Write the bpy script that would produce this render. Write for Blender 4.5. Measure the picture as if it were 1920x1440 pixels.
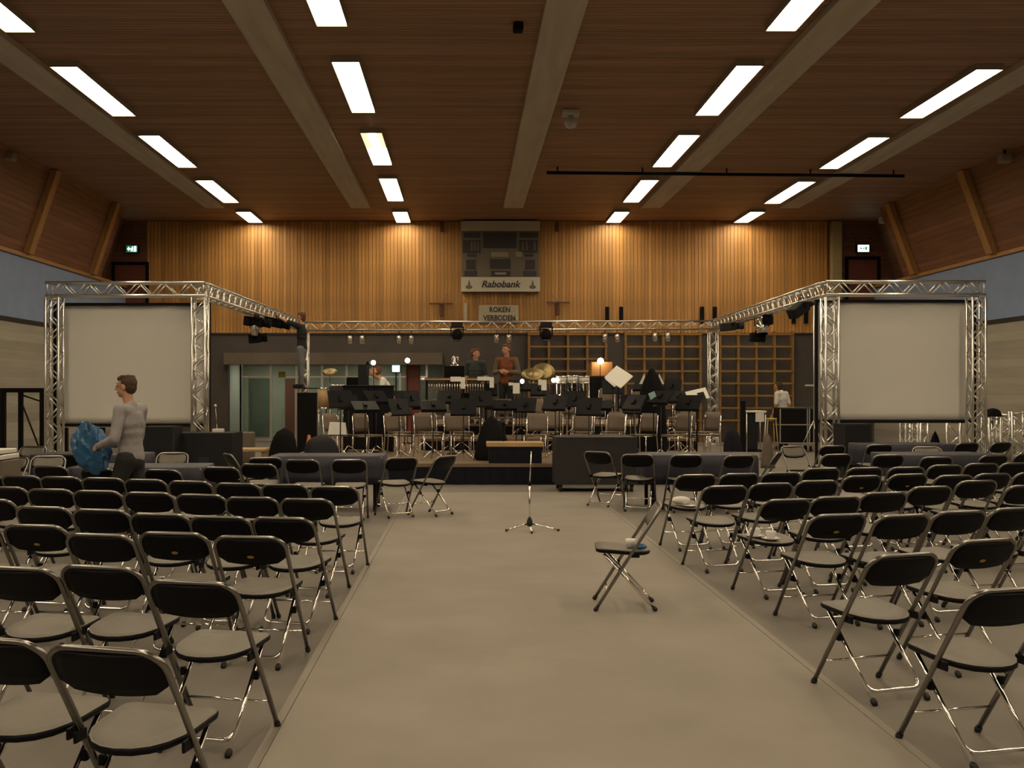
import bpy, bmesh, math, random
from mathutils import Vector, Matrix, Euler
R = random.Random(7)
PI = math.pi
for o in list(bpy.data.objects): bpy.data.objects.remove(o, do_unlink=True)
SC = bpy.context.scene
COL = SC.collection

# ------------------------------------------------------------------ camera, world, exposure
F, CX, CY, H = 1940.0, 872.0, 735.0, 1.615      # focal length and principal point in pixels of 1920x1440, eye height
cam = bpy.data.cameras.new('camera'); co = bpy.data.objects.new('camera', cam); COL.objects.link(co)
co.location = (0, 0, H); co.rotation_euler = (PI/2, 0, 0)
cam.sensor_fit = 'HORIZONTAL'; cam.sensor_width = 36; cam.lens = 36*F/1920
cam.shift_x = (960-CX)/1920; cam.shift_y = (CY-720)/1920
cam.clip_start = .05; cam.clip_end = 200
SC.camera = co
w = bpy.data.worlds.new('world'); SC.world = w; w.use_nodes = True
w.node_tree.nodes['Background'].inputs[0].default_value = (.02, .02, .022, 1)
w.node_tree.nodes['Background'].inputs[1].default_value = .2
SC.view_settings.view_transform = 'Standard'; SC.view_settings.look = 'None'
SC.view_settings.exposure = 0.0; SC.view_settings.gamma = 1.0; SC.view_settings.use_curve_mapping = False
SC.cycles.caustics_reflective = False; SC.cycles.caustics_refractive = False
SC.cycles.sample_clamp_indirect = 4.0
SC.cycles.max_bounces = 8; SC.cycles.diffuse_bounces = 4; SC.cycles.glossy_bounces = 3; SC.cycles.transparent_max_bounces = 8
LAMP = 21.0                                     # radiance of the fluorescent diffusers
LAMP_COL = (1.0, .815, .555)

# hall dimensions (metres; x right, y away from the camera)
XL, XR, YB, YF, ZC = -10.95, 13.2, 33.4, -10.6, 7.135
Z1, Z2, ZW = 3.37, 5.05, 3.52                              # top of the grey wall, top of the blue band, foot of the planking
XLT, XRT = -10.25, 12.45                         # where the sloping timber meets the ceiling

def P(px, py, d): return Vector(((px-CX)*d/F, d, H-(py-CY)*d/F))
def PX(px, d): return (px-CX)*d/F
def PZ(py, d): return H-(py-CY)*d/F

# ------------------------------------------------------------------ materials
M = {}
def mat(name, col, rough=.6, metal=0., spec=.5, noise=None, bump=None, stretch=(1,1,1), emis=None, vary=0., coord='Object', sheen=0.):
    m = bpy.data.materials.new(name); m.use_nodes = True; M[name] = m
    nt = m.node_tree; b = nt.nodes['Principled BSDF']
    b.inputs['Base Color'].default_value = (*col, 1); b.inputs['Roughness'].default_value = rough
    b.inputs['Metallic'].default_value = metal; b.inputs['Specular IOR Level'].default_value = spec
    if sheen: b.inputs['Sheen Weight'].default_value = sheen
    L = nt.links.new
    if emis:
        b.inputs['Emission Color'].default_value = (*emis[0], 1); b.inputs['Emission Strength'].default_value = emis[1]
    tc = None
    if noise or bump:
        tc = nt.nodes.new('ShaderNodeTexCoord'); mp = nt.nodes.new('ShaderNodeMapping'); mp.inputs['Scale'].default_value = stretch
        L(tc.outputs[coord], mp.inputs[0])
    out = None
    if noise:
        n = nt.nodes.new('ShaderNodeTexNoise'); n.inputs['Scale'].default_value = noise[0]; n.inputs['Detail'].default_value = 4
        L(mp.outputs[0], n.inputs['Vector'])
        r = nt.nodes.new('ShaderNodeMapRange'); r.inputs[1].default_value = .3; r.inputs[2].default_value = .7
        r.inputs[3].default_value = 1-noise[1]; r.inputs[4].default_value = 1+noise[1]; L(n.outputs[0], r.inputs[0]); out = r.outputs[0]
    if vary:
        oi = nt.nodes.new('ShaderNodeObjectInfo'); r2 = nt.nodes.new('ShaderNodeMapRange')
        r2.inputs[3].default_value = 1-vary; r2.inputs[4].default_value = 1+vary; L(oi.outputs['Random'], r2.inputs[0])
        if out is None: out = r2.outputs[0]
        else:
            mu = nt.nodes.new('ShaderNodeMath'); mu.operation = 'MULTIPLY'; L(out, mu.inputs[0]); L(r2.outputs[0], mu.inputs[1]); out = mu.outputs[0]
    if out is not None:
        mx = nt.nodes.new('ShaderNodeVectorMath'); mx.operation = 'SCALE'; mx.inputs[0].default_value = col
        L(out, mx.inputs['Scale']); L(mx.outputs[0], b.inputs['Base Color'])
    if bump:
        n2 = nt.nodes.new('ShaderNodeTexNoise'); n2.inputs['Scale'].default_value = bump[0]; n2.inputs['Detail'].default_value = 3
        L(mp.outputs[0], n2.inputs['Vector']); bp = nt.nodes.new('ShaderNodeBump'); bp.inputs['Strength'].default_value = bump[1]
        bp.inputs['Distance'].default_value = .01; L(n2.outputs[0], bp.inputs['Height']); L(bp.outputs[0], b.inputs['Normal'])
    return m
def boards(m, axis, pitch, dark=.45, width=.12):
    """darken thin joints between boards every `pitch` metres along an axis of object space"""
    nt = m.node_tree; L = nt.links.new; b = nt.nodes['Principled BSDF']
    tc = nt.nodes.new('ShaderNodeTexCoord'); sx = nt.nodes.new('ShaderNodeSeparateXYZ'); L(tc.outputs['Object'], sx.inputs[0])
    d = nt.nodes.new('ShaderNodeMath'); d.operation = 'DIVIDE'; d.inputs[1].default_value = pitch; L(sx.outputs[axis], d.inputs[0])
    fr = nt.nodes.new('ShaderNodeMath'); fr.operation = 'FRACT'; L(d.outputs[0], fr.inputs[0])
    gt = nt.nodes.new('ShaderNodeMath'); gt.operation = 'GREATER_THAN'; gt.inputs[1].default_value = width; L(fr.outputs[0], gt.inputs[0])
    fl = nt.nodes.new('ShaderNodeMath'); fl.operation = 'FLOOR'; L(d.outputs[0], fl.inputs[0])
    wn = nt.nodes.new('ShaderNodeTexWhiteNoise'); wn.noise_dimensions = '1D'; L(fl.outputs[0], wn.inputs['W'])
    rr = nt.nodes.new('ShaderNodeMapRange'); rr.inputs[3].default_value = .82; rr.inputs[4].default_value = 1.12; L(wn.outputs[0], rr.inputs[0])
    mr = nt.nodes.new('ShaderNodeMapRange'); mr.inputs[3].default_value = dark; mr.inputs[4].default_value = 1; L(gt.outputs[0], mr.inputs[0])
    mu = nt.nodes.new('ShaderNodeMath'); mu.operation = 'MULTIPLY'; L(mr.outputs[0], mu.inputs[0]); L(rr.outputs[0], mu.inputs[1])
    old = b.inputs['Base Color'].links[0].from_socket
    sc = nt.nodes.new('ShaderNodeVectorMath'); sc.operation = 'SCALE'; L(old, sc.inputs[0]); L(mu.outputs[0], sc.inputs['Scale']); L(sc.outputs[0], b.inputs['Base Color'])

mat('floor', (.203,.184,.160), .75, noise=(1.1,.10), bump=(60,.15), spec=.3)
mat('aisle', (.285,.258,.222), .75, noise=(1.3,.09), bump=(60,.15), spec=.3)
boards(mat('ceiling', (.36,.21,.128), .6, noise=(3,.22), stretch=(.25,6,1), spec=.25), 1, .11)
mat('beam', (.54,.48,.38), .7, noise=(2,.12), stretch=(3,.3,1))
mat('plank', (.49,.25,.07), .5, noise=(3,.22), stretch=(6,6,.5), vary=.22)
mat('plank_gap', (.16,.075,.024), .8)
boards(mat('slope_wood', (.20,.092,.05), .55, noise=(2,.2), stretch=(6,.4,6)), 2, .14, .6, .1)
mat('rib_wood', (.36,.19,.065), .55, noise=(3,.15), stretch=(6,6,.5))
mat('blue_band', (.225,.30,.47), .8, noise=(2,.05))
boards(mat('grey_wall', (.36,.335,.28), .75, noise=(2,.08), stretch=(1,.3,3)), 2, .22, .88, .06)
mat('dark_wall', (.085,.072,.066), .7, noise=(2,.1))
mat('black_line', (.015,.015,.016), .6)
mat('post_beige', (.42,.33,.16), .6, noise=(3,.1))
mat('lintel', (.16,.13,.10), .7, noise=(2,.08))
mat('alu', (.78,.77,.74), .28, metal=1.)
mat('chrome', (.92,.90,.87), .13, metal=1.)
mat('chair_tube', (.27,.26,.245), .28, metal=1.)
mat('rubber', (.012,.012,.013), .6)
mat('black_shell', (.005,.005,.008), .5, noise=(60,.1), spec=.16)
mat('seat_pad', (.148,.131,.106), .5, noise=(8,.08), bump=(150,.12), vary=.08)
mat('black', (.008,.008,.010), .5, spec=.18)
mat('matt_black', (.009,.009,.010), .85, spec=.12)
mat('case_black', (.018,.018,.021), .6, noise=(4,.1), spec=.2)
mat('grey_case', (.028,.027,.028), .6, noise=(3,.1), spec=.3)
mat('cloth_navy', (.020,.020,.036), .55, noise=(5,.15), spec=.5)
mat('screen', (.77,.75,.70), .75, noise=(.8,.025))
mat('white', (.75,.73,.68), .5)
mat('paper', (.88,.86,.80), .7)
mat('china', (.82,.80,.77), .15)
mat('stage_floor', (.20,.14,.085), .6, noise=(2,.15), stretch=(1,6,1))
mat('skirt', (.013,.014,.021), .85, noise=(4,.2), stretch=(6,1,.3), spec=.15)
mat('tan_wood', (.50,.34,.17), .5, noise=(3,.15), stretch=(1,8,1))
mat('orch_back', (.17,.13,.095), .5, noise=(5,.1), vary=.15)
mat('bar_wood', (.30,.17,.05), .5, noise=(4,.15))
mat('sign_beige', (.50,.45,.33), .6, noise=(2,.05))
mat('sign_white', (.62,.58,.47), .6)
mat('board_grey', (.16,.135,.105), .6, noise=(3,.06))
mat('board_dark', (.04,.037,.04), .45)
mat('letter', (.03,.03,.035), .6)
mat('pale_label', (.32,.28,.18), .6)
mat('bracket_red', (.12,.045,.02), .5)
mat('brass', (.62,.44,.16), .3, metal=1.)
mat('gold_cym', (.36,.28,.13), .5, metal=1.)
mat('orange_wood', (.45,.20,.06), .5, noise=(4,.15))
mat('teal_paper', (.35,.55,.58), .6)
mat('sticker', (.45,.30,.05), .5)
mat('skin', (.56,.30,.19), .55, noise=(14,.06))
mat('hair_brown', (.065,.038,.016), .7, noise=(60,.3), bump=(90,.5))
mat('hair_red', (.14,.055,.022), .7, noise=(60,.3), bump=(90,.5))
mat('hair_dark', (.05,.03,.018), .7, noise=(60,.3), bump=(90,.5))
mat('shirt_grey', (.32,.30,.315), .8, noise=(9,.12), bump=(25,.5))
mat('shirt_white', (.86,.83,.78), .8, noise=(9,.05), bump=(25,.3))
mat('shirt_black', (.012,.012,.014), .85, noise=(9,.1), bump=(25,.4))
mat('shirt_slate', (.035,.042,.042), .85, noise=(9,.1), bump=(25,.4))
mat('vest_rust', (.20,.055,.015), .75, noise=(9,.15), bump=(25,.5))
mat('sleeve_olive', (.14,.11,.065), .8, noise=(9,.15), bump=(25,.5))
mat('trousers_dark', (.02,.019,.02), .8, noise=(9,.15), bump=(25,.4))
mat('jeans', (.16,.17,.19), .8, noise=(9,.15), bump=(25,.4))
mat('shoe', (.015,.013,.012), .5)
mat('eye', (.02,.015,.012), .2)
mat('lip', (.36,.14,.10), .5)
mat('bag_blue', (.03,.12,.26), .3, noise=(6,.3), bump=(12,1.))
mat('lobby_wall', (.40,.42,.36), .7, noise=(2,.05))
mat('lobby_door', (.10,.145,.11), .5, noise=(2,.1))
mat('poster_yellow', (.42,.36,.03), .6)
mat('red_brown', (.17,.05,.03), .6)
mat('cone_orange', (.75,.22,.04), .5)
mat('lens', (.05,.05,.06), .1)
mat('lamp_on', (1,.9,.7), .5, emis=(LAMP_COL, LAMP))
mat('lamp_dim', (.6,.5,.35), .5, emis=((1,.8,.5), .75))
mat('bulb', (1,.9,.8), .5, emis=((1,.88,.66), 30))
mat('exit_glow', (.8,1,.9), .5, emis=((.62,1,.82), 3.2))
mat('exit_green', (.05,.25,.14), .5, emis=((.05,.35,.18), .35))
mat('monitor_glow', (.4,.8,.85), .5, emis=((.45,.95,1), 2.2))
mat('blue_led', (.5,.5,1), .5, emis=((.5,.55,1), 4))
mat('housing', (.30,.27,.2), .6)
mat('ceiling_white', (.55,.53,.5), .6)
def glass():
    m = bpy.data.materials.new('glass'); m.use_nodes = True; nt = m.node_tree; nt.nodes.clear(); L = nt.links.new
    o = nt.nodes.new('ShaderNodeOutputMaterial'); t = nt.nodes.new('ShaderNodeBsdfTransparent'); t.inputs[0].default_value = (.90,.93,.90,1)
    g = nt.nodes.new('ShaderNodeBsdfGlossy'); g.inputs['Roughness'].default_value = .03; fr = nt.nodes.new('ShaderNodeFresnel'); fr.inputs[0].default_value = 1.5
    mx = nt.nodes.new('ShaderNodeMixShader'); L(fr.outputs[0], mx.inputs[0]); L(t.outputs[0], mx.inputs[1]); L(g.outputs[0], mx.inputs[2]); L(mx.outputs[0], o.inputs[0]); M['glass'] = m
glass()

# ------------------------------------------------------------------ mesh helpers
class MB:
    """collects shapes for ONE mesh"""
    def __init__(s): s.v = []; s.f = []; s.sm = []
    def add(s, vs, fs, smooth=False):
        k = len(s.v); s.v += [tuple(x) for x in vs]; s.f += [tuple(i+k for i in f) for f in fs]; s.sm += [smooth]*len(fs); return s
    def box(s, lo, hi, mtx=None, bevel=0):
        if bevel: return s.rbox(lo, hi, bevel, mtx)
        (a,b,c),(d,e,f) = lo, hi
        vs = [Vector(p) for p in ((a,b,c),(d,b,c),(d,e,c),(a,e,c),(a,b,f),(d,b,f),(d,e,f),(a,e,f))]
        if mtx: vs = [mtx @ p for p in vs]
        return s.add(vs, ((0,3,2,1),(4,5,6,7),(0,1,5,4),(1,2,6,5),(2,3,7,6),(3,0,4,7)))
    def rbox(s, lo, hi, r, mtx=None):
        bm = bmesh.new(); bmesh.ops.create_cube(bm, size=1)
        for v in bm.verts: v.co = Vector([lo[i]+(v.co[i]+.5)*(hi[i]-lo[i]) for i in range(3)])
        bmesh.ops.bevel(bm, geom=bm.edges[:], offset=r, segments=2, affect='EDGES', profile=.5)
        vs = [mtx @ v.co if mtx else v.co.copy() for v in bm.verts]; bm.verts.index_update()
        fs = [[v.index for v in f.verts] for f in bm.faces]; bm.free(); return s.add(vs, fs)
    def tube(s, pts, r, n=8, close=False, cap=True):
        pts = [Vector(p) for p in pts]; m = len(pts); rs = r if isinstance(r,(list,tuple)) else [r]*m
        up = None; rings = []
        for i, p in enumerate(pts):
            if close: t = (pts[(i+1)%m]-pts[i-1])
            else: t = pts[min(i+1,m-1)]-pts[max(i-1,0)]
            t.normalize()
            if up is None: up = t.orthogonal().normalized()
            else:
                up = up-t*up.dot(t)
                up = up.normalized() if up.length > 1e-6 else t.orthogonal().normalized()
            w_ = t.cross(up); rings.append([p+(up*math.cos(2*PI*k/n)+w_*math.sin(2*PI*k/n))*rs[i] for k in range(n)])
        vs = [q for ring in rings for q in ring]; fs = []
        for i in range(m if close else m-1):
            j = (i+1)%m
            for k in range(n): fs.append((i*n+k, i*n+(k+1)%n, j*n+(k+1)%n, j*n+k))
        s.add(vs, fs, True)
        if cap and not close:
            k0 = len(s.v)-len(vs); s.f += [tuple(k0+i for i in range(n))[::-1], tuple(k0+(m-1)*n+i for i in range(n))]; s.sm += [False, False]
        return s
    def lathe(s, prof, n=16, at=(0,0,0), mtx=None):
        at = Vector(at); vs = []; fs = []
        for (r, z) in prof:
            for k in range(n): 
                p = Vector((r*math.cos(2*PI*k/n), r*math.sin(2*PI*k/n), z)); vs.append((mtx @ p if mtx else p)+at)
        for i in range(len(prof)-1):
            for k in range(n): fs.append((i*n+k, i*n+(k+1)%n, (i+1)*n+(k+1)%n, (i+1)*n+k))
        s.add(vs, fs, True); k0 = len(s.v)-len(vs)
        if prof[0][0] > 1e-4: s.f.append(tuple(k0+i for i in range(n))[::-1]); s.sm.append(False)
        if prof[-1][0] > 1e-4: s.f.append(tuple(k0+(len(prof)-1)*n+i for i in range(n))); s.sm.append(False)
        return s
    def prism(s, poly, axis, a, b, mtx=None):
        """extrude a 2-D polygon along axis 0/1/2 from a to b"""
        n = len(poly)
        def pt(u, v, h):
            p = Vector({0:(h,u,v),1:(u,h,v),2:(u,v,h)}[axis]); return mtx @ p if mtx else p
        vs = [pt(u,v,a) for u,v in poly]+[pt(u,v,b) for u,v in poly]
        fs = [tuple(range(n))[::-1], tuple(range(n,2*n))]+[(i,(i+1)%n,n+(i+1)%n,n+i) for i in range(n)]
        return s.add(vs, fs)
    def ball(s, c, r, n=12, m=8, mtx=None):
        r = Vector(r) if isinstance(r,(tuple,list)) else Vector((r,r,r)); c = Vector(c); vs = []; fs = []
        for i in range(m+1):
            th = PI*i/m
            for k in range(n):
                p = Vector((r.x*math.sin(th)*math.cos(2*PI*k/n), r.y*math.sin(th)*math.sin(2*PI*k/n), -r.z*math.cos(th)))
                vs.append((mtx @ p if mtx else p)+c)
        for i in range(m):
            for k in range(n): fs.append((i*n+k, i*n+(k+1)%n, (i+1)*n+(k+1)%n, (i+1)*n+k))
        return s.add(vs, fs, True)
    def mesh(s, name, m):
        me = bpy.data.meshes.new(name); me.from_pydata(s.v, [], s.f); me.update()
        me.polygons.foreach_set('use_smooth', s.sm)
        bm = bmesh.new(); bm.from_mesh(me); bmesh.ops.remove_doubles(bm, verts=bm.verts, dist=1e-5)
        bmesh.ops.recalc_face_normals(bm, faces=bm.faces[:]); bm.to_mesh(me); bm.free()
        me.materials.append(M[m]); return me
    def build(s, name, m, parent=None, loc=None, rot=None):
        return link(name, s.mesh(name, m), parent, loc, rot)
def link(name, me, parent=None, loc=None, rot=None, mtx=None):
    o = bpy.data.objects.new(name, me); COL.objects.link(o)
    if parent: o.parent = parent
    if mtx is not None: o.matrix_local = mtx
    if loc is not None: o.location = loc
    if rot is not None: o.rotation_euler = rot
    return o
def tag(o, label, cat, group=None):
    o['label'] = label; o['category'] = cat
    if group: o['group'] = group
    return o
def thing(name, label, cat, loc=(0,0,0), rz=0, group=None):
    o = bpy.data.objects.new(name, None); COL.objects.link(o); o.location = loc; o.rotation_euler = (0,0,rz); o.empty_display_size = .1
    return tag(o, label, cat, group)
def struct(o): o['kind'] = 'structure'; return o
KIDS = {}
def dup(root, loc, rz, label, group=None, cat=None):
    """copy a thing with its parts and sub-parts"""
    def rec(o, par):
        c = o.copy(); COL.objects.link(c)
        if par: c.parent = par
        for ch in o.children: rec(ch, c)
        return c
    r = rec(root, None); r.location = loc; r.rotation_euler = (0,0,rz); r['label'] = label
    if group: r['group'] = group
    return r
ORD = ['first','second','third','fourth','fifth','sixth','seventh','eighth','ninth','tenth','eleventh','twelfth','thirteenth','fourteenth','fifteenth']
def Rz(a): return Matrix.Rotation(a, 4, 'Z')

# ------------------------------------------------------------------ the hall
b = MB(); b.box((XL-.3,YF-.3,-.2),(XR+.3,YB+5,0)); struct(b.build('floor','floor'))
b = MB(); b.box((XL-1.1,YF-.3,ZC),(XR+1.1,YB+.3,ZC+.2)); struct(b.build('ceiling','ceiling'))
# back wall: grey base with the glazed lobby opening, timber planks above
OX0, OX1, OZ = PX(427,YB), PX(827,YB), PZ(684,YB)
b = MB()
b.box((XL-.3,YB,0),(OX0,YB+.3,ZW)); b.box((OX1,YB,0),(XR+.3,YB+.3,ZW)); b.box((OX0,YB,OZ),(OX1,YB+.3,ZW)); b.box((XL-1.1,YB+.05,ZW),(XR+1.1,YB+.3,ZC))
wall_back = struct(b.build('wall_back','dark_wall'))
PL0, PL1, pitch = PX(276,YB), PX(1556,YB), .1155
b = MB(); b.box((PL0,YB+.02,ZW),(PL1,YB+.05,ZC-.01)); b.build('backing_board','plank_gap',wall_back)
n = int((PL1-PL0)/pitch)
pm = None
for i in range(n):
    x = PL0+pitch*(i+.5)
    if pm is None:
        q = MB(); q.box((-.0525,-.022,0),(.0525,.022,ZC-.02-ZW)); pm = q.mesh('plank','plank')
    link('plank', pm, wall_back, loc=(x, YB+R.uniform(-.003,.003), ZW))
b = MB(); b.box((PL0-.1,YB-.04,ZW-.06),(PL1+.1,YB+.02,ZW)); struct(b.build('trim_1','black_line'))
# corner bays left and right of the planking: dark smooth timber with a door each
for sx, x0, x1, nm in ((-1, XL-.8, PL0, 'left'), (1, PL1+.32, XR+.8, 'right')):
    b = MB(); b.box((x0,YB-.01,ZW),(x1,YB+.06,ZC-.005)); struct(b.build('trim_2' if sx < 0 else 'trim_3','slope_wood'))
for k, (px0, px1, py0) in enumerate(((214,272,497),(1592,1646,487))):
    d = struct(MB().box((PX(px0,YB-.1),YB-.03,ZW),(PX(px1,YB-.1),YB-.012,PZ(py0,YB))).build('door_%d'%(k+2),'red_brown'))
    f = MB(); x0, x1, z = PX(px0,YB-.1), PX(px1,YB-.1), PZ(py0,YB)
    f.box((x0-.1,YB-.06,ZW),(x0,YB-.01,z+.1)); f.box((x1,YB-.06,ZW),(x1+.1,YB-.01,z+.1)); f.box((x0,YB-.06,z),(x1,YB-.01,z+.1)); f.build('door_frame','matt_black',d)
b = MB(); b.box((PL1+.0,YB-.25,2.9),(PL1+.30,YB+.04,ZC-.05)); struct(b.build('trim_4','post_beige'))
# side walls: grey below, blue band, sloping timber with ribs
YA = 31.1
def side(sx, X, XT, nm):
    b = MB(); a, c = (X-.3, X) if sx < 0 else (X, X+.3)
    b.box((a,YF,0),(c,YB,Z1)); wl = struct(b.build('wall_'+nm,'grey_wall'))
    b = MB(); b.box((a,YF,Z1),(c,YB,Z2)); b.build('blue_band','blue_band',wl)
    b = MB(); e = -sx*.03; b.box((min(X,X+e),YF,Z1-.05),(max(X,X+e),YB-.05,Z1+.05)); b.build('dark_rail','black_line',wl)
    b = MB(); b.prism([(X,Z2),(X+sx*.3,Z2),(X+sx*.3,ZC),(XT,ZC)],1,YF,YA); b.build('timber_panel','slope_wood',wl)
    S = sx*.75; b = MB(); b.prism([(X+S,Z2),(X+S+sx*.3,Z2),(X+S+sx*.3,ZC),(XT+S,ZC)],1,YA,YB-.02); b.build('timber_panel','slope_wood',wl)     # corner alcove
    b = MB(); b.box((min(X,X+S+sx*.3),YA,Z2-.12),(max(X,X+S+sx*.3),YB-.02,Z2-.002)); b.box((min(X+sx*.3,X+S+sx*.3),YA-.1,Z2),(max(X+sx*.3,X+S+sx*.3),YA,ZC)); b.build('alcove_ledge','slope_wood',wl)
    b = MB(); b.box((min(X,X+e*2),YF,Z2-.09),(max(X,X+e*2),YB-.05,Z2)); b.build('timber_edge','rib_wood',wl)
    rm = None
    for d in (30.2, 25.75, 21.3, 16.85, 12.4, 7.95, 3.5):
        if rm is None:
            q = MB(); t = -sx*.16
            q.prism([(0,0),(t,0),(XT-X+t,ZC-Z2-.02),(XT-X,ZC-Z2-.02)],1,-.15,.15); rm = q.mesh('rib','rib_wood')
        link('rib', rm, wl, loc=(X,d,Z2))
    return wl
wall_left = side(-1, XL, XLT, 'left'); wall_right = side(1, XR, XRT, 'right')
b = MB(); b.box((XL-.3,YF-.3,0),(XR+.3,YF,ZC)); struct(b.build('wall_front','grey_wall'))
# ceiling duct strips, running away from the camera
for i, x in enumerate((-7.35,-3.08,1.42,5.47,9.55)):
    b = MB(); b.box((x-.29,YF+.3,ZC-.10),(x+.29,30.5,ZC)); struct(b.build('trim_%d'%(5+i),'beam'))
# glazed lobby behind the back wall
b = MB(); b.box((OX0-.05,YB-.35,OZ),(OX1+.05,YB+.02,PZ(662,YB))); struct(b.build('trim_10','lintel'))
YG = YB+.5; YL = YB+4
b = MB(); b.box((OX0-.3,YL,0),(OX1+.3,YL+.2,3)); b.box((OX0-.5,YB+.3,0),(OX0-.3,YL,3)); b.box((OX1+.3,YB+.3,0),(OX1+.5,YL,3)); b.box((OX0-.5,YB+.3,OZ+.25),(OX1+.5,YL+.2,OZ+.35))
lob = struct(b.build('wall_lobby','lobby_wall'))
b = MB(); b.box((PX(468,YL),YL-.06,0),(PX(508,YL),YL,2.1)); struct(b.build('door_4','lobby_door'))
b = MB(); b.box((PX(535,YL),YL-.06,0),(PX(575,YL),YL,2.1)); struct(b.build('door_5','red_brown'))
glz = [452,508,556,604,650,700,750,800]
dr = struct(MB().box((PX(450,YG),YG-.03,0),(PX(453,YG),YG+.03,OZ+.2)).build('door_1','alu'))
for i, px in enumerate(glz):
    x = PX(px,YG); q = MB(); q.box((x-.035,YG-.03,0),(x+.035,YG+.03,OZ+.2)); q.build('mullion','alu',dr)
    if i:
        x0 = PX(glz[i-1],YG)+.037; q = MB(); q.box((x0,YG-.005,.1),(x-.037,YG+.005,OZ+.2)); q.build('pane','glass',dr)
        q = MB(); q.box((x0,YG-.03,0),(x-.037,YG+.03,.1)); q.build('bottom_rail','alu',dr)
        q = MB(); q.box((x0,YG-.02,PZ(708,YG)),(x-.037,YG+.02,PZ(705,YG))); q.build('transom','alu',dr)
for k, px in enumerate((510, 700)):
    t = thing('lobby_lamp', 'lit lobby ceiling lamp above the %s'%('green door' if k == 0 else 'far end of the glazing'), 'ceiling lamp', (PX(px,YL-1.5),YL-1.5,OZ+.25))
    MB().box((-.6,-.15,-.08),(.6,.15,0)).build('housing','housing',t); MB().box((-.55,-.12,-.085),(.55,.12,-.078)).build('diffuser','lamp_dim',t)
    l = bpy.data.lights.new('lobby_light','AREA'); l.energy = 20; l.color = (1,.97,.76); l.shape = 'RECTANGLE'; l.size = 1.1; l.size_y = .24
    lo = bpy.data.objects.new('lobby_light', l); COL.objects.link(lo); lo.parent = t; lo.location = (0,0,-.1)
tag(MB().box((PX(523,YG),YG-.07,PZ(708,YG)),(PX(536,YG),YG-.035,PZ(697,YG))).build('yellow_notice','poster_yellow'), 'yellow notice on the lobby glazing behind the standing man', 'notice')
t = thing('screen_monitor','glowing turquoise screen in the lobby behind the bending man','monitor',(PX(743,YG-.12),YG-.25,PZ(699,YG)))
MB().rbox((-.15,-.03,0),(.15,.03,.26),.01).build('casing','black',t); MB().box((-.125,-.034,.025),(.125,-.029,.235)).build('display','monitor_glow',t); MB().box((-.02,-.02,-PZ(699,YG)),(.02,.02,0)).build('stand','black',t)
tag(MB().rbox((PX(762,YG),YG-.3,0),(PX(788,YG),YG-.06,PZ(682,YG)),.02).build('wardrobe_cupboard','red_brown'), 'red-brown cupboard at the back wall beside the turquoise screen', 'cupboard')

# ------------------------------------------------------------------ ceiling lights
starts = [31.2, 26.5, 21.85, 17.2, 12.45, 7.8, 3.1, -1.6, -6.3]
rows = [(-6.70,0.05,'left outer row'),(-1.97,-.2,'left inner row'),(4.74,0.,'right inner row'),(8.83,.2,'right outer row')]
def lamp_mesh(L):
    h = MB(); W, t = .235, .012
    h.box((-W,0,-.05),(W,L,0)); h.box((-W,0,-.10),(-W+t,L,-.05)); h.box((W-t,0,-.10),(W,L,-.05)); h.box((-W+t,0,-.10),(W-t,t,-.05)); h.box((-W+t,L-t,-.10),(W-t,L,-.05))
    return h.mesh('housing','housing')
hm = lamp_mesh(3.1); hs = lamp_mesh(1.95)
dm = MB().box((-.222,0,-.062),(.222,1.53,-.052)).mesh('diffuser','lamp_on'); ds = MB().box((-.222,0,-.062),(.222,.96,-.052)).mesh('diffuser','lamp_on')
for (x, dy, rn) in rows:
    for i, y in enumerate(starts):
        last = i == 0
        vis = i < 4 or (i == 4 and x < 8)
        lab = 'lit fluorescent ceiling light, %s, %s'%(rn, 'touching the far wall' if last else ORD[i]+' from the far wall')
        t = thing('ceiling_light', lab, 'ceiling light', (x, y+(0 if last else dy), ZC), 0, 'fluorescent ceiling lights')
        link('housing', hs if last else hm, t)
        if x == -1.97 and i == 2:
            t['label'] = 'lit ceiling light with near half of its cover missing, left inner row'
            MB().tube([(0,.05,-.075),(0,1.5,-.075)],.055,10).build('bare_tube','lamp_on',t); MB().box((-.222,.02,-.056),(.222,1.54,-.052)).build('reflector','lamp_dim',t)
            link('diffuser', dm, t, loc=(0,1.55,0))
        else:
            for k in (0,1):
                link('diffuser', ds if last else dm, t, loc=(0,.012+k*(.965 if last else 1.546),0))

# ceiling odds and ends
t = thing('ceiling_projector','pale ceiling unit hanging beside the middle duct strip','projector',(PX(1070,20.3),20.3,ZC))
MB().rbox((-.17,-.15,-.10),(.17,.15,0),.02).build('mount_plate','ceiling_white',t); MB().lathe([(.05,-.10),(.05,-.14),(.11,-.17),(.13,-.25),(.09,-.33),(.03,-.35)],14).build('body','ceiling_white',t)
yp0, yp1 = 25.35, 25.75
t = thing('ceiling_pipe','long thin dark pipe under the ceiling across the right light rows','pipe',(0,0,0))
MB().tube([(PX(1025,yp0),yp0,ZC-.145),(PX(1695,yp1),yp1,ZC-.145)],.04,8).build('pipe_run','matt_black',t)
for k in range(5):
    f = .03+k*.235; x = PX(1025,yp0)*(1-f)+PX(1695,yp1)*f; y = yp0*(1-f)+yp1*f
    MB().tube([(x,y,ZC),(x,y,ZC-.13)],.018,6).build('hanger','matt_black',t)
tag(MB().rbox((PX(962,15.5),15.4,ZC-.12),(PX(981,15.5),15.6,ZC),.02).build('ceiling_sensor','matt_black'),'small black sensor box on the ceiling near the top edge','sensor')
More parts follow.
